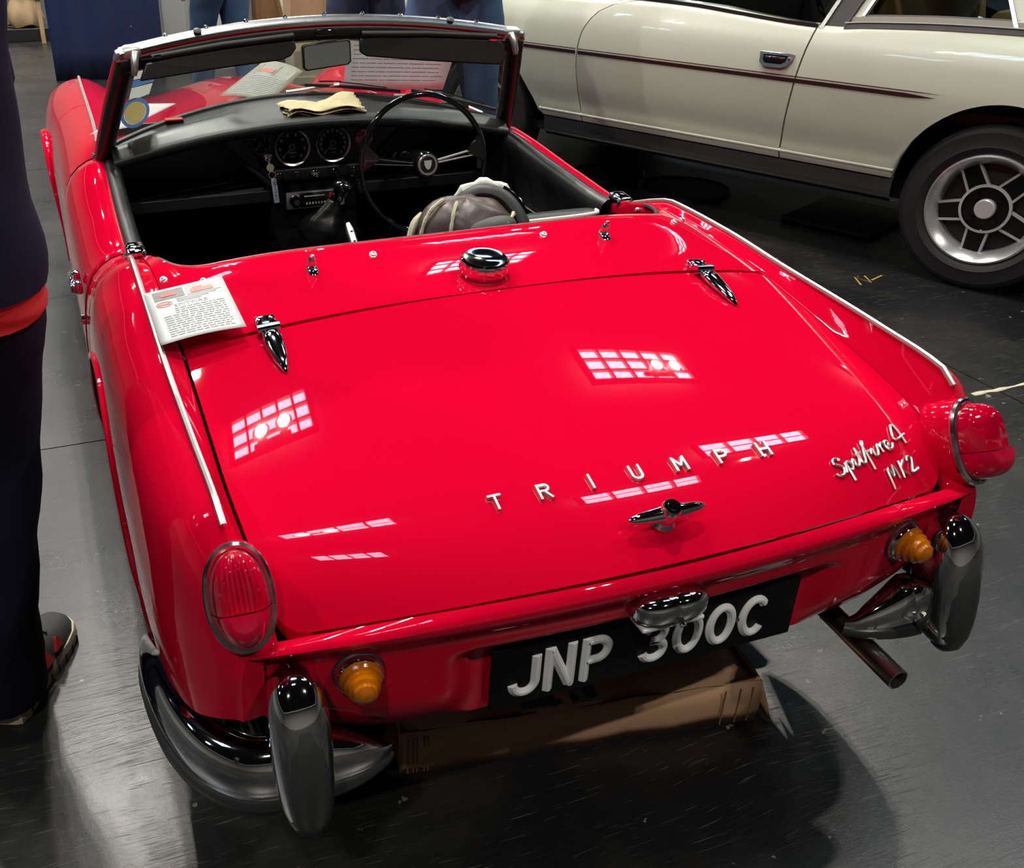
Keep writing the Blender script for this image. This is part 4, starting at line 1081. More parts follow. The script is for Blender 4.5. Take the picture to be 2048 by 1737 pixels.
# ================================================================ the white car beyond
stag = empty('white_coupe', (3.29, 2.09, 0), math.radians(24.5), 'old white coupe with dark side stripe and five-spoke alloy wheels, right of the red car', 'car')
beltz = pchip([-1.1, 0, .3, .5, .66, .75, .87, 1.1, 1.38, 1.7, 2.1, 3.0, 3.35], [.90, .945, .940, .930, .918, .902, .905, .919, .938, .945, .935, .89, .80])
sX = pchip([.26, .30, .36, .385, .405, .42, .55, .68, .80, .87, .91, .96], [.715, .745, .750, .765, .772, .768, .785, .790, .776, .750, .722, .690])
def stap(y): return 1-.10*sm((y-2.7)/.9)**2-.10*sm((-.3-y)/.9)
def sside(y, z): return Vector((-sX(z)*stap(y), y, z))
def sarch(y):
    zb = .375
    if abs(y) < .345: zb = max(zb, .36+math.sqrt(.345**2-y*y))
    if 2.10 < y < 2.98:
        if y < 2.28: zb = .375+(y-2.13)/.15*.25 if y > 2.13 else .375
        else: zb = max(.375, .36+math.sqrt(max(0, .36**2-(y-2.56)**2)))
    return zb
def spanel(ya, yb, n, name, extra=()):
    fs = sorted(set([i/n for i in range(n+1)]+list(extra)))
    rows = []
    for f in fs:
        ym = ya(.5)+(yb(.5)-ya(.5))*f; row = []
        zb, zt = sarch(ym), beltz(ym)
        for k in range(19):
            z = zb+(zt-zb)*(k/18); y = ya(z)+(yb(z)-ya(z))*f
            p = sside(y, z); row.append(p)
        row = [row[0]+Vector((.02, 0, 0))]+row+[row[-1]+Vector((.03, 0, .006))]
        rows.append(row)
    a = [p+Vector((.015, .001, 0)) for p in rows[0]]; b = [p+Vector((.015, -.001, 0)) for p in rows[-1]]
    return MB().grid([a]+rows+[b]).build(name, 'stagwhite', stag, ang=50)
rear_edge = pchip([.30, .406, .70, .90], [.815, .825, .806, .780])
front_edge = pchip([.30, .369, .52, .679, .77, .839, .90, .945], [1.845, 1.854, 1.885, 1.905, 1.898, 1.865, 1.80, 1.60])
ex = [(y+1.05)/(1.05+.80) for y in np.linspace(-.345, .345, 25)]
spanel(lambda z: -1.05, lambda z: rear_edge(z)-.004, 20, 'rear_quarter', ex)
door = spanel(lambda z: rear_edge(z)+.003, lambda z: front_edge(z)-.003, 14, 'door')
ex = [(y-1.9)/1.4 for y in np.linspace(2.1, 2.93, 30)]
spanel(lambda z: front_edge(z)+.003, lambda z: 3.30, 18, 'front_wing', ex)
# dark seams behind the panel gaps, inner shell, sill
MB().grid([[Vector((-.70*stap(y), y, z)) for z in (.28, .5, .7, .86)] for y in (.36, .6, .9, 1.3, 1.7, 2.05)]).build('inner_shell', 'satin_black', stag)
MB().grid([[Vector((-x, y, z)) for x, z in ((.735, .376), (.752, .366), (.750, .33), (.742, .295), (.715, .272), (.66, .266))] for y in np.linspace(.345, 2.10, 12)]).build('sill', 'sill', stag)
MB().grid([[Vector((-x, y, z)) for x, z in ((.765, .398), (.774, .404), (.774, .410), (.766, .416))] for y in np.linspace(.345, 2.12, 12)]).build('sill_moulding', 'stagwhite', stag)
def stripe(z0, z1, y0, y1, name, mt, off=.0025, tip=0):
    a, b = [], []
    for y in np.linspace(y0, y1, 30):
        k = min(1, (y-y0)/.10+.02) if tip else 1
        zm = (z0+z1)/2; h = (z1-z0)/2*k
        a.append(sside(y, zm+h)+Vector((-off, 0, 0))); b.append(sside(y, zm-h)+Vector((-off, 0, 0)))
    return MB().grid([a, b]).build(name, mt, stag, recalc=False)
stripe(.688, .703, .25, front_edge(.69)-1.905+1.898, 'coach_stripe', 'stripe', tip=1); stripe(.688, .703, 1.912, 2.55, 'coach_stripe', 'stripe')
stripe(.709, .7125, .22, 1.898, 'pin_stripe', 'stripe', tip=1); stripe(.709, .7125, 1.912, 2.55, 'pin_stripe', 'stripe')
# door handle: chrome surround, black recess
hp = sside(.905, .765); MH = Matrix(((0, -1, 0), (-1, 0, 0), (0, 0, 1)))
MHn = frame((-1, 0, .12))
def hpoly(pts, d0, d1):
    return [hp+Vector((-d0+b*.35, -a, b)) for a, b in pts], Vector((-(d1-d0), 0, 0))
sh = [(-.075, .028), (.078, .028), (.074, .004), (.055, -.020), (.03, -.028), (-.045, -.028), (-.066, -.012)]
mb = MB(); P, v = hpoly(sh, 0, .008); mb.m(0).prism(P, v)
si = [(-.055, .020), (.050, .020), (.046, 0), (.03, -.013), (-.04, -.013), (-.052, -.004)]
P, v = hpoly(si, .008, .011); mb.m(1).prism(P, v)
mb.m(1).rbox(hp+Vector((-.012, .0, .004)), (.010, .09, .020), .005)
mb.m(0).lathe([(.007, 0), (.007, .002), (0, .002)], 12, hp+Vector((-.008, -.062, .008)), frame((-1, 0, 0)))
mb.build('door_handle', ['chrome2', 'gloss_black'], door, bevel=.002)
# upper body: bonnet, boot, far side, roof
rows = []
for y in list(np.linspace(1.75, 3.30, 14)):
    z = beltz(y); rows.append([Vector((-.70*stap(y)+1.40*stap(y)*i/12, y, z+.05*math.sin(PI*i/12)+.006)) for i in range(13)])
MB().grid(rows).build('bonnet', 'stagwhite', stag)
rows = [[Vector((-.69+1.38*i/12, y, beltz(y)+.03*math.sin(PI*i/12)+.006)) for i in range(13)] for y in np.linspace(-1.1, -.15, 8)]
MB().grid(rows).build('boot_lid', 'stagwhite', stag)
MB().grid([[Vector((sX(z)*stap(y), y, z)) for z in np.linspace(.32, .90, 8)] for y in np.linspace(-1.05, 3.3, 14)]).build('far_side', 'stagwhite', stag)
MB().box((0, 3.28, .58), (1.2, .04, .42)).box((0, -1.06, .62), (1.3, .04, .50)).build('end_panels', 'stagwhite', stag)
MB().box((0, 1.0, .30), (1.36, 4.0, .04)).box((0, 2.05, .6), (1.3, .04, .55)).box((0, .0, .52), (1.0, 1.9, .3)).build('underbody', 'satin_black', stag)
rows = [[Vector((-.55+1.1*i/10, y, 1.245+.035*math.sin(PI*i/10)-.06*abs((y-.55)/.75)**3)) for i in range(11)] for y in np.linspace(-.05, 1.2, 9)]
MB().grid(rows).build('roof', 'stagwhite', stag, solid=.02)
def gp(y, z, off=0): return Vector((-(.700-(z-.93)*.48)-off, y, z))
def bar(a, b, wd, name, mt, off=0.0, th=.014):
    A_, B2 = gp(*a, off), gp(*b, off); d = (B2-A_)
    s = Vector((0, 1, 0)); s = (s-d.normalized()*s.dot(d.normalized())).normalized() if abs(d.normalized().y) < .8 else Vector((0, 0, 1))
    n = d.normalized().cross(s)
    return MB().sweep([A_, A_.lerp(B2, .5), B2], [(-wd/2, -th/2), (-wd/2, th/2), (wd/2, th/2), (wd/2, -th/2)], n).build(name, mt, stag)
MB().add([gp(1.72, .935), gp(.80, .905), gp(.70, 1.22), gp(1.15, 1.22)], [(0, 1, 2, 3)]).build('door_window', 'sideglass', stag, recalc=False)
MB().add([gp(.635, .945), gp(.45, .952), gp(.25, .956), gp(.075, .948), gp(.24, 1.20), gp(.56, 1.20)], [(0, 1, 2, 3, 4, 5)]).build('quarter_window', 'sideglass', stag, recalc=False)
bar((.715, .890), (.61, 1.22), .082, 'centre_pillar', 'vinylroof', .004)
bar((.765, .890), (.665, 1.22), .016, 'pillar_trim', 'chrome2', .010)
bar((.672, .905), (.572, 1.22), .008, 'pillar_trim', 'stripe', .012)
bar((.640, .925), (.552, 1.20), .045, 'quarter_frame', 'stagwhite', .0)
bar((.618, .945), (.535, 1.20), .012, 'window_trim', 'chrome2', .008)
bar((.07, .945), (.235, 1.20), .012, 'window_trim', 'chrome2', .008)
bar((.02, .94), (.19, 1.20), .07, 'quarter_frame', 'stagwhite', .0)
MB().sweep([gp(y, beltz(y)+.012, .004) for y in np.linspace(.66, -.2, 16)], [(-.006, -.012), (-.006, .012), (.006, .012), (.006, -.012)], (0, 0, 1)).build('quarter_sill', 'stagwhite', stag)
MB().sweep([gp(y, beltz(y)+.027, .004) for y in np.linspace(.62, .07, 14)], [(-.003, -.003), (-.003, .003), (.003, .003), (.003, -.003)], (0, 0, 1)).build('window_trim', 'steel', stag)
MB().sweep([sside(y, beltz(y)-.002)+Vector((-.004, 0, -.004)) for y in np.linspace(.675, -.5, 20)], [(-.004, -.011), (-.004, .009), (.000, .009), (.009, -.011)], (0, 0, 1)).build('belt_trim', 'stripe', stag)
MB().sweep([sside(y, beltz(y)-.002)+Vector((-.005, 0, .008)) for y in np.linspace(.675, -.5, 20)], [(-.003, -.002), (-.003, .002), (.000, .002), (.005, -.002)], (0, 0, 1)).build('belt_trim', 'steel', stag)
MB().sweep([sside(y, beltz(y)-.002)+Vector((-.002, 0, .003)) for y in np.linspace(1.80, .78, 16)], [(-.004, -.006), (-.004, .006), (.004, .006), (.004, -.006)], (0, 0, 1)).build('belt_trim', 'satin_black', stag)
bar((1.74, .925), (1.20, 1.22), .045, 'screen_pillar', 'stripe', .0)
# cabin: dark tub, tan seats, steering wheel
MB().box((0, .8, .62), (1.30, 1.9, .04)).box((.62, .8, .8), (.03, 2.0, .36)).box((0, 1.62, .84), (1.25, .30, .20)).box((0, -.12, .82), (1.2, .1, .3)).build('cabin', 'satin_black', stag)
for x in (-.33, .33):
    MB().rbox((x, .62, .86), (.46, .14, .50), .06, Matrix.Rotation(-.25, 3, 'X')).rbox((x, .88, .68), (.48, .50, .14), .05).build('cabin_seat', 'tan', stag)
    MB().rbox((x, .15, .86), (.50, .14, .26), .05).build('cabin_seat', 'tan', stag)
MW2 = frame((0, -.9, .4)); c = Vector((.33, 1.20, .93))
MB().tube([c+MW2 @ Vector((.19*math.cos(2*PI*j/36), .19*math.sin(2*PI*j/36), 0)) for j in range(36)], .012, 8, closed=True).build('cabin_wheel', 'gloss_black', stag)
MB().rbox((-.30, 1.50, .965), (.16, .10, .004), .002, Matrix.Rotation(.5, 3, 'X')).build('dash_card', 'paper2', stag)
# alloy wheels
def stag_wheel(y, sx):
    rt = .312; M = frame((sx, 0, 0), (0, 0, 1)); c = Vector((sx*.665, y, rt)); h = .085
    w_ = MB().lathe([(.205, -h*.8), (.24, -h), (.285, -h*.92), (rt, -h*.68), (rt+.001, 0), (rt, h*.68), (.300, h*.86), (.290, h*.90), (.286, h*.95), (.280, h*.95), (.262, h), (.240, h*1.0), (.236, h*1.02), (.231, h*.985), (.222, h*.96), (.208, h*.82)], 64, c, M, cap=False).build('wheel', 'tyre', stag)
    MB().lathe([(.209, h*.80), (.207, h*.92), (.200, h*.95), (.192, h*.86), (.176, h*.62), (.168, h*.40), (.165, h*.1)], 64, c, M, cap=False).build('rim', 'castalu', w_, ang=25)
    MB().lathe([(.168, h*.12), (.10, h*.22), (0, h*.25)], 40, c, M).build('wheel_dish', 'satin_black', w_)
    for k in range(5):
        a = math.radians(50+72*k); d = Vector((math.cos(a), math.sin(a), 0)); e = Vector((-d.y, d.x, 0))
        sp = MB(); sp.m(0).prism([c+M @ (d*.085-e*.036+Vector((0, 0, h*.25))), c+M @ (d*.168-e*.032+Vector((0, 0, h*.25))), c+M @ (d*.168+e*.032+Vector((0, 0, h*.25))), c+M @ (d*.085+e*.036+Vector((0, 0, h*.25)))], M @ Vector((0, 0, .016)))
        sp.m(1)
        for q in (-1, 1):
            sp.sweep([c+M @ (d*.082+e*(.037*q)+Vector((0, 0, h*.45))), c+M @ (d*.170+e*(.033*q)+Vector((0, 0, h*.42)))], [(-.0045, -.012), (-.0045, .004), (.0045, .004), (.0045, -.012)], M @ Vector((0, 0, 1)))
        sp.build('spoke', ['gloss_black', 'spokealu'], w_)
    hb_ = MB(); hb_.m(0).lathe([(.092, h*.3), (.092, h*.52), (.084, h*.54), (.082, h*.46), (0, h*.46)], 40, c, M)
    hb_.m(1).lathe([(.094, h*.5), (.093, h*.56), (.083, h*.57)], 40, c, M, cap=False)
    hb_.m(1).lathe([(.038, h*.46), (.037, h*.62), (.033, h*.66), (0, h*.66)], 32, c, M)
    hb_.m(0)
    for k in range(4):
        a = math.radians(45+90*k); hb_.lathe([(.011, 0), (.011, .010), (0, .011)], 8, c+M @ Vector((.060*math.cos(a), .060*math.sin(a), h*.46)), M)
    hb_.build('wheel_hub', ['gloss_black', 'spokealu'], w_)
for y in (0, 2.54):
    for sx in (-1, 1): stag_wheel(y, sx)
# wheel houses
for y in (0, 2.56): MB().box((-.45, y, .55), (.04, .9, .5)).box((-.58, y, .80 if y else .79), (.26, .9, .03)).build('wheel_house', 'satin_black', stag)

# things on the floor under and beside the white car
def disc(x, y, r, label):
    o = MB().lathe([(r, 0), (r, .010), (r*.96, .014), (r*.93, .008), (0, .006)], 40, (0, 0, 0)).build('drip_tray', 'matblack', loc=(x, y, 0)); tag(o, label, 'tray', 'black drip trays under the white car')
disc(2.22, 3.80, .20, 'round black tray under the white car, farthest of the two'); disc(2.42, 3.38, .24, 'round black tray under the white car, nearest to the square mat')
o = MB().rbox((0, 0, .012), (.50, .42, .024), .006).build('floor_mat', 'matblack', loc=(2.86, 2.68, 0)); o.rotation_euler = (0, 0, math.radians(24.5)); tag(o, 'square black rubber mat under the white car by its rear wheel', 'mat')
mk = MB()
for pth in ([(-.06, -.03), (-.02, .05), (.0, -.02), (.03, .05)], [(.02, .0), (.10, .03)]): mk.sweep([Vector((a, b, .0006)) for a, b in pth], [(-.004, 0), (-.004, .0005), (.004, .0005), (.004, 0)], (0, 0, 1))
o = mk.build('chalk_mark', 'yellow', loc=(2.334, 1.969, 0)); tag(o, 'small yellow scribbled mark on the black floor before the white car', 'marking')

# ================================================================ small things on the red car
def text_polys(txt, size):
    cu = bpy.data.curves.new('t', 'FONT'); cu.body = txt; cu.size = size; cu.resolution_u = 2
    o = bpy.data.objects.new('t', cu); COL.objects.link(o); dg = bpy.context.evaluated_depsgraph_get()
    me = bpy.data.meshes.new_from_object(o.evaluated_get(dg)); vs = [(v.co.x, v.co.y) for v in me.vertices]; fs = [list(p.vertices) for p in me.polygons]
    bpy.data.objects.remove(o); bpy.data.meshes.remove(me); return vs, fs
def body_z(x, y):
    ax = abs(x); xi = insx(y)
    if ax <= xi: return deck_z(x, y) if y > .56 else lid_at(x, y)[0].z
    xb, zb = beadx(y), beadz(y); f = min((ax-xi)/(xb-xi), 1.0)
    return insz(y)+(zb-insz(y))*f**1.3 + (.006 if ax > xb-.01 else 0)
TL, TR, BR, BL = Vector((-.607, .735)), Vector((-.470, .710)), Vector((-.463, .545)), Vector((-.605, .535))
def sheetpt(u, v, off=0.0):
    a = TL.lerp(TR, u); b = BL.lerp(BR, u); p = b.lerp(a, v)
    zt = .812+(.838-.812)*u; zb = .797+(.806-.797)*u
    return Vector((p.x, p.y, zb+(zt-zb)*v+.004*math.sin(u*PI)*(1-v)+off-G))
sh = MB().grid([[sheetpt(i/10, j/14) for i in range(11)] for j in range(15)])
sheet_o = sh.build('printed_sheet', 'paper', recalc=False, solid=.0004); tag(sheet_o, 'printed paper with two car photos lying on the left rear wing', 'paper')
def printed(mb, u0, v0, u1, v1, off, n=3):
    return mb.grid([[sheetpt(u0+(u1-u0)*i/n, v0+(v1-v0)*j/n, off) for i in range(n+1)] for j in range(n+1)])
printed(MB(), .10, .78, .48, .955, .0008).build('photo_print', 'photodark', sheet_o, recalc=False)
printed(MB(), .51, .78, .93, .955, .0008).build('photo_print', 'photogrey', sheet_o, recalc=False)
pr = MB(); printed(pr, .19, .83, .38, .885, .0014); printed(pr, .235, .885, .33, .905, .0014); printed(pr, .56, .80, .84, .87, .0014); printed(pr, .60, .87, .72, .90, .0014)
pr.build('photo_car', 'photored', sheet_o, recalc=False)
ring = MB(); R_ = [sheetpt(.20+.085*math.cos(2*PI*j/24), .69+.04*math.sin(2*PI*j/24), .0008) for j in range(24)]; R2 = [sheetpt(.20+.10*math.cos(2*PI*j/24), .69+.052*math.sin(2*PI*j/24), .0008) for j in range(24)]
ring.grid([R_, R2], cu=True); printed(ring, .13, .675, .27, .705, .0008); ring.build('club_emblem', 'photored', sheet_o, recalc=False)
vs, fs = text_polys('SPITFIRE', .1)
mx = max(v[0] for v in vs); MB().add([sheetpt(.30+.42*v[0]/mx, .60+v[1]*.75, .0008) for v in vs], fs).build('title_print', 'ink', sheet_o, recalc=False)
tl = MB(); random.seed(3)
for k in range(13):
    v = .56-.040*k; u = .14
    if k < 3: u = .30
    while u < .88:
        wd = random.uniform(.03, .11); tl.grid([[sheetpt(u, v, .0008), sheetpt(min(u+wd, .9), v, .0008)], [sheetpt(u, v+.014, .0008), sheetpt(min(u+wd, .9), v+.014, .0008)]]); u += wd+.015
for k in range(3):
    v = .745-.03*k; tl.grid([[sheetpt(.36, v, .0008), sheetpt(.86-.1*k, v, .0008)], [sheetpt(.36, v+.012, .0008), sheetpt(.86-.1*k, v+.012, .0008)]])
tl.build('text_lines', 'ink', sheet_o, recalc=False)

# flyer on the bonnet, sign behind the screen, sheet on the scuttle
def quad_sheet(name, mt, TLp, TRp, BRp, BLp, label, lines, mt2='ink', bow=.0, photo=False):
    TLp, TRp, BRp, BLp = [Vector(p)-Vector((0, 0, G)) for p in (TLp, TRp, BRp, BLp)]
    n = (TRp-TLp).cross(BLp-TLp).normalized(); n = -n if n.y > 0 else n
    def pt(u, v, off=0): return BLp.lerp(BRp, u).lerp(TLp.lerp(TRp, u), v)+n*(off+bow*4*u*(1-u))
    o = MB().grid([[pt(i/6, j/6) for i in range(7)] for j in range(7)]).build(name, mt, recalc=False, solid=.0004); tag(o, label, 'paper')
    tl = MB(); random.seed(len(label))
    for v, u0, u1, h in lines:
        u = u0
        while u < u1:
            wd = random.uniform(.04, .16); ue = min(u+wd, u1); tl.grid([[pt(u, v, .001), pt(ue, v, .001)], [pt(u, v+h, .001), pt(ue, v+h, .001)]]); u = ue+.012
    if lines: tl.build('text_lines', mt2, o, recalc=False)
    if photo:
        MB().grid([[pt(u, v, .001) for u in (.12, .58)] for v in (.62, .90)]).build('photo_print', 'photodark', o, recalc=False)
        MB().grid([[pt(u, v, .001) for u in (.62, .92)] for v in (.62, .90)]).build('photo_print', 'photogrey', o, recalc=False)
        MB().grid([[pt(u, v, .0015) for u in (.18, .52)] for v in (.68, .78)]).build('photo_car', 'photored', o, recalc=False)
    return o
quad_sheet('printed_flyer', 'flyer', (.010, 2.42, .935), (.118, 2.33, .910), (-.070, 2.04, .873), (-.199, 2.13, .885), 'cream printed flyer with a photo lying on the red bonnet beyond the windscreen', [(.56-.045*k, .12, .9, .018) for k in range(11)], bow=.01, photo=True)
quad_sheet('paper_sign', 'paper2', (.165, 1.975, 1.070), (.520, 1.975, 1.043), (.479, 2.01, .884), (.159, 2.02, .902), 'white paper sign with rows of small print standing behind the windscreen', [(.84-.075*k, .06, .90 if k % 4 else .95, .012) for k in range(10)])
quad_sheet('blank_sheet', 'paper2', (-.600, 1.93, .842), (-.44, 2.01, .900), (-.35, 1.97, .902), (-.50, 1.86, .868), 'blank white sheet on the scuttle at the left foot of the windscreen', [])
# folded map on the dashboard
mp = MB(); rows = []
for j in range(9):
    rows.append([Vector((-.083+.217*i/12+.006*math.sin(j*2.1), 1.735+.13*j/8+.006*math.sin(i*1.3), .905-G+.006*math.sin(i*.9+j*.7)+(.020*sm((i-8)/4)*sm((j-3)/5)))) for i in range(13)])
mp.grid(rows); mp.grid([[p+Vector((.004, -.004, -.008)) for p in r] for r in rows]); mp.grid([[p+Vector((-.003, .003, -.015)) for p in r] for r in rows])
o = mp.build('folded_map', 'map', recalc=False, solid=.0012); tag(o, 'yellowed folded paper map lying on top of the black dashboard', 'map')
# keys in the ignition
k0 = Vector((-.133, 1.795, .772-G))
key = empty('car_key', k0, 0, 'brass key with pale blue lettered fob hanging from the dashboard', 'key')
MB().lathe([(.011, -.0012), (.011, .0012)], 16, (.002, -.008, -.026), frame((0, -1, .1))).rbox((.0, -.006, -.006), (.006, .002, .03), .0008).build('key_blade', 'brass', key)
MB().tube([Vector((.006+.010*math.cos(a), -.010, -.047+.010*math.sin(a))) for a in [2*PI*j/16 for j in range(16)]], .0012, 6, closed=True).build('key_ring', 'brass', key)
fob = MB().rbox((.012, -.011, -.092), (.016, .004, .070), .002, Matrix.Rotation(-.08, 3, 'Y')).build('key_fob', 'fob', key)
vs, fs = text_polys('SPITFIRE', .011); Rm = Matrix.Rotation(-.08, 3, 'Y'); mx = max(v[0] for v in vs)
MB().add([Vector((.012, -.0135, -.092))+Rm @ Vector((v[1]-.004, 0, .028-v[0]*.056/mx)) for v in vs], fs).build('fob_lettering', 'inkdark', fob, recalc=False)

# flying hat on the driver's seat
hat = empty('flying_hat', (.140, 1.035, .660), math.radians(-14), 'brown leather flying hat with cream fleece seams on the driver\'s seat back', 'hat')
mb = MB(); rings = []
for i in range(15):
    t = i/14; z = .0+.132*math.sin(t*PI/2); k = math.cos(t*PI/2)**.62 if t < 1 else .02
    rings.append([Vector((.128*k*math.cos(a)*(1+.03*math.sin(3*a+5*t)), .098*k*math.sin(a)*(1+.04*math.sin(4*a+3*t)), z+.004*math.sin(5*a+9*t))) for a in [2*PI*j/36 for j in range(36)]])
mb.loft(rings).build('hat_crown', 'leather', hat, ang=70)
def hatpt(deg, t, k=1.03):   # point on the crown: compass angle round the hat, 0 brim .. 1 top
    a = math.radians(deg); z = .132*math.sin(t*PI/2); kk = math.cos(t*PI/2)**.62
    return Vector((.128*kk*math.cos(a)*(1+.03*math.sin(3*a+5*t))*k, .098*kk*math.sin(a)*(1+.04*math.sin(4*a+3*t))*k, z*k+.003))
for path in ([(-112, .04), (-112, .3), (-114, .6), (-120, .85)], [(-150, .04), (-150, .35), (-152, .62), (-160, .85)], [(-135, .10), (-105, .22), (-80, .30), (-50, .42), (-25, .50), (0, .5)]):
    MB().tube(catmull([hatpt(*q) for q in path], 18), [.0042+.0008*math.sin(i*2.1) for i in range(18)], 6).build('fleece_seam', 'fleece', hat)
MB().tube(catmull([Vector((-.10, -.045, .0)), Vector((-.125, -.02, .03)), Vector((-.115, .0, .075)), Vector((-.095, .02, .09))], 14), .010, 8).build('fleece_edge', 'fleece', hat)
MB().tube(catmull([Vector((-.118, -.05, -.01)), Vector((-.122, -.03, .05)), Vector((-.085, .0, .112)), Vector((-.06, .03, .115))], 14), .0035, 8).build('hat_strap', 'satin_black', hat)
# goggle band over the crown, fleece lining behind
pts = catmull([Vector((-.03, .06, .060)), Vector((-.005, .055, .110)), Vector((.045, .04, .138)), Vector((.095, .02, .124)), Vector((.130, -.01, .075)), Vector((.136, -.03, .03))], 22)
MB().tube(pts, .014, 10, sx=1.3).build('goggle_band', 'rubber', hat)
MB().tube([p+Vector((.004, .022, .010)) for p in pts[1:-4]], [.012+.004*math.sin(i*1.9) for i in range(17)], 9).build('fleece_lining', 'piping', hat)
MB().tube([p+Vector((.012, .006, .012)) for p in pts[11:-4]], .005, 8).build('goggle_rim', 'chrome', hat)
mb = MB(); P = [hatpt(-60+32*math.cos(a), .42+.13*math.sin(a), 1.06) for a in [2*PI*j/24 for j in range(24)]]
mb.add(P+[hatpt(-60, .42, 1.08)], [(j, (j+1) % 24, 24) for j in range(24)]).build('ear_flap', 'olive', hat, solid=.004)
# shoulder of the hat that droops behind the seat back
MB().loft([[Vector((.10+.05*k*math.cos(a), -.01+.05*k*math.sin(a), z)) for a in [2*PI*j/16 for j in range(16)]] for z, k in ((-.06, .7), (-.02, 1), (.03, .9), (.05, .3))]).build('side_flap', 'leather', hat, ang=70)

# ---- long cardboard box on the floor under the tail
bx = empty('cardboard_box', (.055, .30, 0), math.radians(-8.2), 'long brown cardboard box on the floor under the tail of the red car', 'box')
L2, D2, H2 = .345, .125, .098
body = MB(); nx = 16
top = [[Vector((-L2+2*L2*i/nx, -D2+2*D2*j/3, H2+(.004*math.sin(i*1.1)-.010*(1 if i in (0, nx) else 0)))) for i in range(nx+1)] for j in range(4)]
body.grid(top)
body.grid([[Vector((-L2+2*L2*i/nx, -D2-.003*math.sin(i*1.7)-(.006 if 0 < k < 3 else 0), H2*(1-k/3)+(.002 if k == 0 else .0)+top[0][i].z*0-(.0 if k else .0))) for i in range(nx+1)] for k in range(4)])
body.grid([[Vector((-L2+2*L2*i/nx, D2, H2*(1-k/2))) for i in range(nx+1)] for k in range(3)])
for s_ in (-1, 1): body.grid([[Vector((s_*L2, -D2+2*D2*j/3, H2*(1-k/2)-.004)) for j in range(4)] for k in range(3)])
body.build('box_body', 'card', bx, ang=30, solid=.003)
# open end flaps: one bent outwards at the right, crumpled one at the left
MB().grid([[Vector((L2+.002+.022*k+.004*math.sin(j*2+k), -D2+.20*j/3-.012*k, max(.004, H2*.95-.088*k*(1-.05*j)))) for j in range(4)] for k in (0, .35, .7, 1)]).build('box_flap', 'card', bx, solid=.003)
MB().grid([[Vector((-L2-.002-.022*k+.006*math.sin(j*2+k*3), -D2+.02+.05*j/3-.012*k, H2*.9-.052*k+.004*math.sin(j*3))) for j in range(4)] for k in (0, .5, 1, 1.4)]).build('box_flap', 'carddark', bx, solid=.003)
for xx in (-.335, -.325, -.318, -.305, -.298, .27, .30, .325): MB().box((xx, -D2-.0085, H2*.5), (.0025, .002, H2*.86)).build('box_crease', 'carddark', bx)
lb = MB().box((-.045, -.095, H2+.0045), (.155, .05, .0006)).build('shipping_label', 'paper2', bx)
bc_ = MB(); random.seed(5)
for gx0, gx1, gy0, gy1 in ((-.118, -.070, -.115, -.078), (.005, .028, -.112, -.078)):
    xx = gx0
    while xx < gx1: wd = random.uniform(.001, .004); bc_.box((xx, (gy0+gy1)/2, H2+.0052), (wd, gy1-gy0, .0004)); xx += wd+random.uniform(.0015, .004)
bc_.box((-.062, -.095, H2+.0052), (.010, .044, .0004)); bc_.box((-.048, -.110, H2+.0052), (.014, .012, .0004)); bc_.box((-.018, -.105, H2+.0052), (.014, .016, .0004))
bc_.build('label_print', 'inkdark', lb)
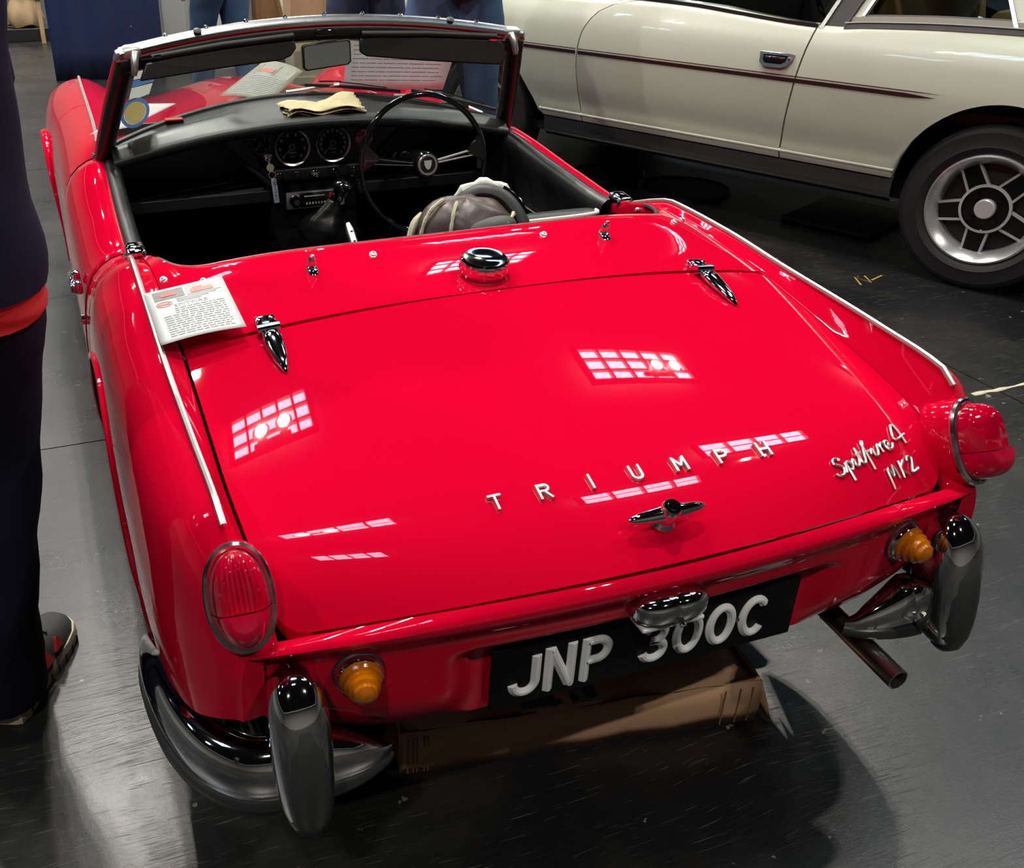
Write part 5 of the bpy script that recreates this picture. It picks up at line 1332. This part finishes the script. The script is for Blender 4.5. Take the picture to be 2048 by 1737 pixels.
# ================================================================ people
def skin_mesh(name, verts, edges, radii, mt, parent, root=0, sub=2):
    me = bpy.data.meshes.new(name); me.from_pydata([tuple(v) for v in verts], edges, [])
    o = bpy.data.objects.new(name, me); COL.objects.link(o); o.parent = parent; me.materials.append(M_[mt])
    q = o.modifiers.new('skin', 'SKIN'); q.use_smooth_shade = True; q.branch_smoothing = .6
    for i, r in enumerate(radii):
        d = me.skin_vertices[0].data[i]; d.radius = r if isinstance(r, tuple) else (r, r); d.use_root = (i == root)
    if sub: q = o.modifiers.new('sub', 'SUBSURF'); q.levels = sub; q.render_levels = sub
    return o
def person(loc, rz, label, legs, shoes, top_mt, pants_mt, hair='hair', hem=.86, arms='bent', shirt=None, group=None, h=1.75, detail=False, hipw=.155, fat=0.0):
    """legs: ((hip dx, knee dx, dy, ankle dx, dy), ...) for left and right; person faces +y"""
    p = empty('person', loc, rz, label, 'person', group); k = h/1.75
    V = [(0, 0, .95), (0, .01, 1.12), (0, .0, 1.30), (0, -.01, 1.44), (0, .0, 1.52), (0, .03, 1.60), (0, .03, 1.70)]
    Rr = [(.15, .10), (.14, .10), (.16, .11), (.13, .08), (.055, .055), (.078, .09), (.07, .085)]; E_ = [(i, i+1) for i in range(6)]
    def add(v, r, a): V.append(v); Rr.append(r); E_.append((a, len(V)-1)); return len(V)-1
    for i, s_ in enumerate((-1, 1)):
        L = legs[i]
        a = add((s_*.10, 0, .88), .088, 0); b = add((s_*L[0], L[1], .50), .060, a); c = add((s_*L[2], L[3], .10), .042, b); add((s_*L[2]+L[4]*.10, L[3]+.12, .045), .035, c)
        sh = add((s_*(.155 if arms == 'bent' else .19), -.01, 1.40), .060, 3)
        if arms == 'bent': e1 = add((s_*.165, .02, 1.13), .042, sh); hnd = add((s_*.09, .24, 1.10), .034, e1); fd = Vector((-s_*.6, .8, 0)).normalized()
        elif arms == 'down': e1 = add((s_*.25, .0, 1.13), .042, sh); hnd = add((s_*.26, .06, .88), .032, e1); fd = Vector((0, .25, -1)).normalized()
        pm = add(tuple(Vector(V[hnd])+fd*.06), (.040, .020), hnd)
        sd = Vector((0, 0, 1)) if arms == 'bent' else Vector((0, 1, 0))
        for q, ln in ((-.030, .055), (-.010, .075), (.010, .08), (.030, .07)):
            f1 = add(tuple(Vector(V[pm])+fd*.035+sd*q), .0095, pm); f2 = add(tuple(Vector(V[f1])+fd*ln*.5+Vector((-s_*.008, 0, 0))), .0088, f1); add(tuple(Vector(V[f2])+fd*ln*.4+Vector((-s_*.018, 0, 0))), .008, f2)
        t1 = add(tuple(Vector(V[hnd])+fd*.04+sd*.035), .011, hnd); add(tuple(Vector(V[t1])+fd*.04+sd*.02), .009, t1)
    skin_mesh('body', [Vector(v)*k for v in V], E_, [tuple(q*k*.9 for q in r) if isinstance(r, tuple) else r*k*.9 for r in Rr], 'skin', p)
    # face: eyes, nose, ears
    f = MB()
    for s_ in (-1, 1): f.lathe([(.011, -.004), (.009, .004), (0, .007)], 10, Vector((s_*.030, .105, 1.655))*k, frame((0, 1, 0)))
    f.build('eyes', 'white', p)
    MB().loft([[Vector((math.cos(a)*r, .10+d+math.sin(a)*r*.6, z))*k for a in [2*PI*j/8 for j in range(8)]] for z, r, d in ((1.66, .006, 0), (1.63, .011, .018), (1.615, .015, .020), (1.608, .008, .008))]).build('nose', 'skin', p)
    MB().sweep([Vector((x, .108-.2*x*x*8, 1.585))*k for x in (-.025, -.01, .01, .025)], [(-.003, -.003), (-.003, .003), (.003, .003), (.003, -.003)], (0, 0, 1)).build('mouth', 'shoered', p)
    for s_ in (-1, 1): MB().rbox(Vector((s_*.078, .02, 1.64))*k, (.014, .035, .06), .006).build('ear', 'skin', p)
    hr = [[Vector((.088*c*math.cos(a), .015+.105*c*math.sin(a), z))*k for a in [2*PI*j/20 for j in range(20)]] for z, c in ((1.62, .80), (1.66, .95), (1.71, 1.0), (1.755, .80), (1.78, .45), (1.79, .1))]
    for r in hr[:2]:
        for j, v in enumerate(r):
            if v.y > .06: v.y = .06
    MB().loft(hr).build('hair', hair, p, ang=70)
    # trousers: two lofted legs joined at the seat
    tr = MB()
    for i, s_ in enumerate((-1, 1)):
        L = legs[i]; rings = []
        cs = [Vector((s_*.085, 0, .985)), Vector((s_*.088, -.008, .90)), Vector((s_*.10, 0, .78)), Vector((s_*L[0]*.55+s_*.045, L[1]*.6, .64)), Vector((s_*L[0], L[1], .50)), Vector((s_*(L[0]*.6+L[2]*.4), L[1]*.6+L[3]*.4-.012, .36)), Vector((s_*(L[0]*.25+L[2]*.75), L[1]*.25+L[3]*.75-.010, .20)), Vector((s_*L[2], L[3], .10)), Vector((s_*L[2], L[3]+.01, .035))]
        rr = [.105, .118, .112, .095, .083, .080, .074, .076, .084]
        cs = catmull(cs, 34); rr = [float(np.interp(q/33*8, range(9), rr)) for q in range(34)]
        for q, (c, r) in enumerate(zip(cs, rr)):
            t = q/33; fold = .0 if t < .2 else .06*t
            rings.append([(c+Vector((r*(hipw/.155 if t < .25 else 1)*math.cos(a)*(1+fold*math.sin(3*a+q*1.1)), r*1.12*math.sin(a)*(1+fold*math.sin(2*a+q*.9)), .006*math.sin(2*a+q)*fold*8)))*k for a in [2*PI*j/26 for j in range(26)]])
        tr.loft(rings)
    tr.build('trousers', pants_mt, p, ang=70)
    # top: torso loft and sleeves
    def torso(z0, grow, name, mt, parent, z1=1.47):
        prof = [(.80, .185, .128), (.86, .180, .125), (.95, .172, .120), (1.05, .170, .118), (1.20, .180, .120), (1.32, .190, .118), (1.40, .175, .10), (1.45, .10, .07), (1.475, .07, .06)]
        zs = [z0+(z1-z0)*i/22 for i in range(23)]; rings = []
        for i, z in enumerate(zs):
            a_ = float(np.interp(z, [q[0] for q in prof], [q[1] for q in prof]))+grow; b_ = float(np.interp(z, [q[0] for q in prof], [q[2] for q in prof]))+grow
            if z < z0+.04: a_ -= .006*(1-(z-z0)/.04); b_ -= .006*(1-(z-z0)/.04)
            rings.append([Vector((a_*math.copysign(abs(math.cos(a))**.85, math.cos(a))*(1+.012*math.sin(3*a+i)), b_*math.copysign(abs(math.sin(a))**.85, math.sin(a))*(1+.02*math.sin(4*a+i*.8)), z+.006*math.sin(3*a)))*k for a in [2*PI*j/32 for j in range(32)]])
        return MB().loft(rings).build(name, mt, parent, ang=70)
    tp = torso(hem, .018+fat, 'sweatshirt', top_mt, p)
    for s_ in (-1, 1):
        if arms == 'bent': pts = [(s_*.14, -.01, 1.41), (s_*.162, 0, 1.33), (s_*.168, .015, 1.20), (s_*.166, .03, 1.12), (s_*.14, .12, 1.095), (s_*.095, .22, 1.10)]
        else: pts = [(s_*.16, -.01, 1.41), (s_*.22, 0, 1.33), (s_*.245, 0, 1.20), (s_*.255, .0, 1.12), (s_*.262, .03, 1.0), (s_*.262, .055, .90)]
        c = catmull([Vector(q)*k for q in pts], 22)
        MB().tube(c, [(.075-.030*min(1, i/21)+.004*math.sin(i*1.7))*k for i in range(22)], 16).build('sleeve', top_mt, tp, ang=70)
    if shirt: torso(hem-.045, .005+fat, 'shirt_hem', shirt, p, hem+.06)
    # shoes
    for i, s_ in enumerate((-1, 1)):
        L = legs[i]; c0 = Vector((s_*L[2], L[3]-.07, 0)); an = L[4]
        R = Matrix.Rotation(-an, 3, 'Z')
        def sec(y, w2, ht, zb=.028, n=20):
            return [(c0+R @ Vector((w2*math.copysign(abs(math.cos(a))**.8, math.cos(a)), y, zb+max(0, ht*(math.sin(a))) if math.sin(a) > 0 else zb)))*1.0 for a in [2*PI*j/n for j in range(n)]]
        up = MB().loft([sec(-.002, .022, .03), sec(.006, .032, .07), (sec(.04, .037, .085)), sec(.09, .038, .085), sec(.14, .043, .068), sec(.19, .048, .052), sec(.235, .046, .042), sec(.262, .036, .032), sec(.276, .018, .018), sec(.280, .004, .004)])
        so = up.build('shoe', shoes[0], p, ang=60)
        sl_ = MB(); ol = [(-.004, .016), (.0, .028), (.02, .036), (.08, .036), (.14, .044), (.20, .052), (.24, .050), (.268, .040), (.284, .022), (.288, .006)]
        loop = [(w2, y) for y, w2 in ol]+[(-w2, y) for y, w2 in ol[::-1]]
        sl_.loft([[c0+R @ Vector((x*g_, (y-.14)*g_+.14, z)) for x, y in loop] for z, g_ in ((.0, .97), (.004, 1.0), (.020, 1.0), (.034, .97))])
        sl_.build('shoe_sole', shoes[1], so)
        if detail:
            for yy in (.095, .113, .131, .149, .165):
                hh = float(np.interp(yy, [.09, .14, .19], [.113, .096, .080])); MB().tube([c0+R @ Vector((x, yy+.006*math.copysign(1, x)*(1 if int(yy*1000) % 2 else -1), hh+.004-abs(x)*.35)) for x in (-.024, -.012, 0, .012, .024)], .0035, 6).build('shoe_lace', 'lace', so)
            for yy, sx_ in ((.15, 1), (.10, 1), (.15, -1), (.10, -1)):
                MB().prism([c0+R @ Vector((sx_*.0415, yy, .050)), c0+R @ Vector((sx_*.043, yy+.035, .044)), c0+R @ Vector((sx_*.036, yy+.02, .075))], R @ Vector((sx_*.006, 0, .002))).build('shoe_flash', 'shoered', so)
            for y in (.03, .06, .09, .12, .15, .18, .21, .24): MB().box(c0+R @ Vector((float(np.interp(y, [q[0] for q in ol], [q[1] for q in ol]))+.0, y, .010)), (.004, .004, .018), -an).build('sole_groove', 'shoegrey', so)
            MB().loft([sec(-.004, .024, .032, .030), sec(.004, .0345, .074, .030), sec(.03, .0385, .088, .030), sec(.05, .0388, .060, .030)]).build('heel_counter', 'soleblue', so, ang=60)
    return p
#               knee dx, knee dy, ankle dx, ankle dy, toe-out
person((-.99, .66, 0), 0, 'person in navy sweatshirt over red shirt, navy trousers, grey trainers, left of the red car',
       ((.12, .02, .13, .0, -.3), (.080, .025, .020, -.005, .40)), ('shoegrey', 'sole'), 'navytop', 'navypants', hem=.835, shirt='redshirt', h=1.80, detail=True, fat=.034)
person((.60, 6.3, 0), .5, 'person in faded blue jeans walking beyond the windscreen header, beside the grey panels',
       ((.10, .10, .10, .16, .0), (.10, -.02, .10, -.14, .0)), ('satin_black', 'rubber'), 'photogrey', 'denim', arms='down', hem=.90)
person((1.0, 4.35, 0), PI, 'person in dark blue jeans standing before the nose of the red car',
       ((.10, .02, .11, .0, .1), (.10, .02, .11, .0, .1)), ('satin_black', 'rubber'), 'satin_black', 'denimdark', arms='bent', hem=.95)
person((1.15, 3.52, 0), PI*.93, 'person in blue jeans standing between the red car and the white car',
       ((.13, .02, .15, .0, .1), (.13, .02, .15, .0, .1)), ('satin_black', 'rubber'), 'navytop', 'denim', arms='bent', hem=.98, hipw=.185)

# ================================================================ things behind
bn = empty('display_board', (-.065, 7.85, 0), math.radians(-8), 'tall navy cloth-covered display board standing behind the red car', 'display board')
rows = [[Vector((-.44+.88*i/22, .012*math.sin(i*1.1)+.006*math.sin(i*2.7+j*.4), .0+2.1*j/10)) for i in range(23)] for j in range(11)]
MB().grid(rows).build('cloth_front', 'navy', bn, ang=80, solid=.004)
MB().box((0, .14, 1.05), (.86, .22, 2.08)).build('board_frame', 'navy', bn)
MB().lathe([(.008, 0), (.006, .004), (0, .005)], 8, (.205, -.02, .40), frame((0, -1, 0))).build('board_stud', 'alu', bn)
def simple(name, c, d, mt, label, cat, rz=0.0, bev=.006, group=None):
    o = MB().box((0, 0, d[2]/2), d).build(name, mt, bevel=bev, loc=(c[0], c[1], c[2])); o.rotation_euler = (0, 0, rz); return tag(o, label, cat, group)
pl = empty('grey_plinth', (.52, 8.1, 0), -.1, 'narrow pale grey plinth right beside the navy display board', 'plinth')
MB().box((0, 0, .52), (.19, .20, 1.04)).build('plinth_body', 'greypanel', pl, bevel=.006); MB().box((0, 0, 1.05), (.21, .22, .03)).build('plinth_top', 'greypanel', pl, bevel=.004)
cy = empty('grey_drum', (.90, 8.3, 0), 0, 'pale grey round drum between the plinth and the walking person', 'drum')
MB().lathe([(.25, 0), (.25, 1.1), (.245, 1.11), (0, 1.11)], 40).build('drum_body', 'greypanel', cy); MB().lathe([(.254, 1.04), (.254, 1.08)], 40, cap=False).build('drum_band', 'steel', cy)
cr = empty('printed_crate', (1.20, 5.6, 0), -.12, 'beige crate with faded print, seen through the windscreen', 'crate')
MB().box((0, 0, .31), (.62, .40, .62)).build('crate_body', 'beige', cr, bevel=.01)
for z in (.05, .31, .58): MB().box((0, -.205, z), (.63, .012, .05)).build('crate_batten', 'beige', cr, bevel=.004)
cb = empty('tall_carton', (1.42, 6.7, 0), -.1, 'tall tan cardboard carton standing behind the windscreen header', 'carton')
MB().box((0, 0, .50), (.52, .40, 1.0)).build('carton_body', 'card', cb, bevel=.006); MB().box((0, -.202, .5), (.05, .003, .98)).build('carton_tape', 'bag', cb)
MB().box((0, -.10, 1.01), (.52, .20, .006)).build('carton_flap', 'card', cb)
ck = empty('dark_cabinet', (1.42, 8.2, 0), -.1, 'dark brown cabinet with a white rod leaning on it, far behind', 'cabinet')
MB().box((0, 0, .55), (.36, .40, 1.1)).build('cabinet_body', 'carddark', ck, bevel=.006); MB().box((0, -.205, .55), (.30, .01, 1.0)).build('cabinet_door', 'carddark', ck, bevel=.003)
rd_ = MB().tube([Vector((0, 0, .008)), Vector((-.22, .10, 1.05))], .012, 8).build('white_rod', 'piping', loc=(1.50, 7.75, 0)); tag(rd_, 'thin white rod leaning in front of the dark cabinet', 'rod')
# top left: paper sack by a wooden easel leg, blue panel
sk = MB(); rings = []
for z, r in ((0, .17), (.06, .19), (.16, .16), (.24, .10), (.27, .085), (.34, .13), (.46, .19), (.60, .17)):
    rings.append([Vector((r*(1+.16*math.sin(3*a+z*9))*math.cos(a), r*.8*(1+.13*math.sin(5*a-z*7))*math.sin(a), z+.015*math.sin(4*a))) for a in [2*PI*j/30 for j in range(30)]])
o = sk.loft(rings).build('paper_sack', 'bag', loc=(-.66, 10.6, .14), ang=40); tag(o, 'crumpled brown paper sack on a black plinth at the far left', 'sack')
simple('low_plinth', (-.64, 10.65, 0), (.55, .45, .12), 'satin_black', 'low black plinth under the crumpled paper sack', 'plinth')
st_ = MB().box((0, 0, .60), (.045, .03, 1.20)).box((-.02, -.02, .42), (.14, .02, .02)).build('easel_leg', 'wood', loc=(-.50, 10.20, 0), bevel=.004); tag(st_, 'pale wooden upright with a crossbar beside the paper sack', 'stand')
bp_ = empty('blue_panel', (-.60, 11.3, 0), 0, 'blue panel with white lower edge behind the wooden upright', 'panel')
MB().box((0, 0, .85), (.30, .03, .90)).build('panel_face', 'bluepanel', bp_); MB().box((0, -.005, .395), (.32, .035, .012)).build('panel_edge', 'piping', bp_); MB().box((0, .02, .2), (.05, .03, .4)).build('panel_stand', 'steel', bp_)
# ================================================================ roof lights and lamps
def lamp(x, y, z=HC-.35):
    t = empty('high_bay_lamp', (x, y, z), 0, 'twin round high bay lamp hanging under the hall roof', 'lamp', 'high bay lamps under the roof')  # the added fill lamps carry this label too
    MB().rbox((0, 0, .30), (.56, .08, .06), .01).tube([Vector((0, 0, .33)), Vector((0, 0, .65))], .012, 6).build('lamp_rail', 'steel', t)
    for d in (-.17, .17):
        MB().lathe([(.04, .28), (.06, .24), (.07, .10), (.125, .0), (.125, -.02), (.115, -.02), (.06, .06)], 24, (d, 0, 0), cap=False).build('lamp_shade', 'alu', t)
        ld = bpy.data.lights.new('lamp_light', 'AREA'); ld.shape = 'DISK'; ld.size = .16; ld.energy = LAMP_W; ld.color = (1.0, .94, .84)
        lo = bpy.data.objects.new('lamp_light', ld); COL.objects.link(lo); lo.parent = t; lo.location = (d, 0, -.03)
for a in SKYLIGHTS: skylight(*a)
for a in LAMPS: lamp(*a)
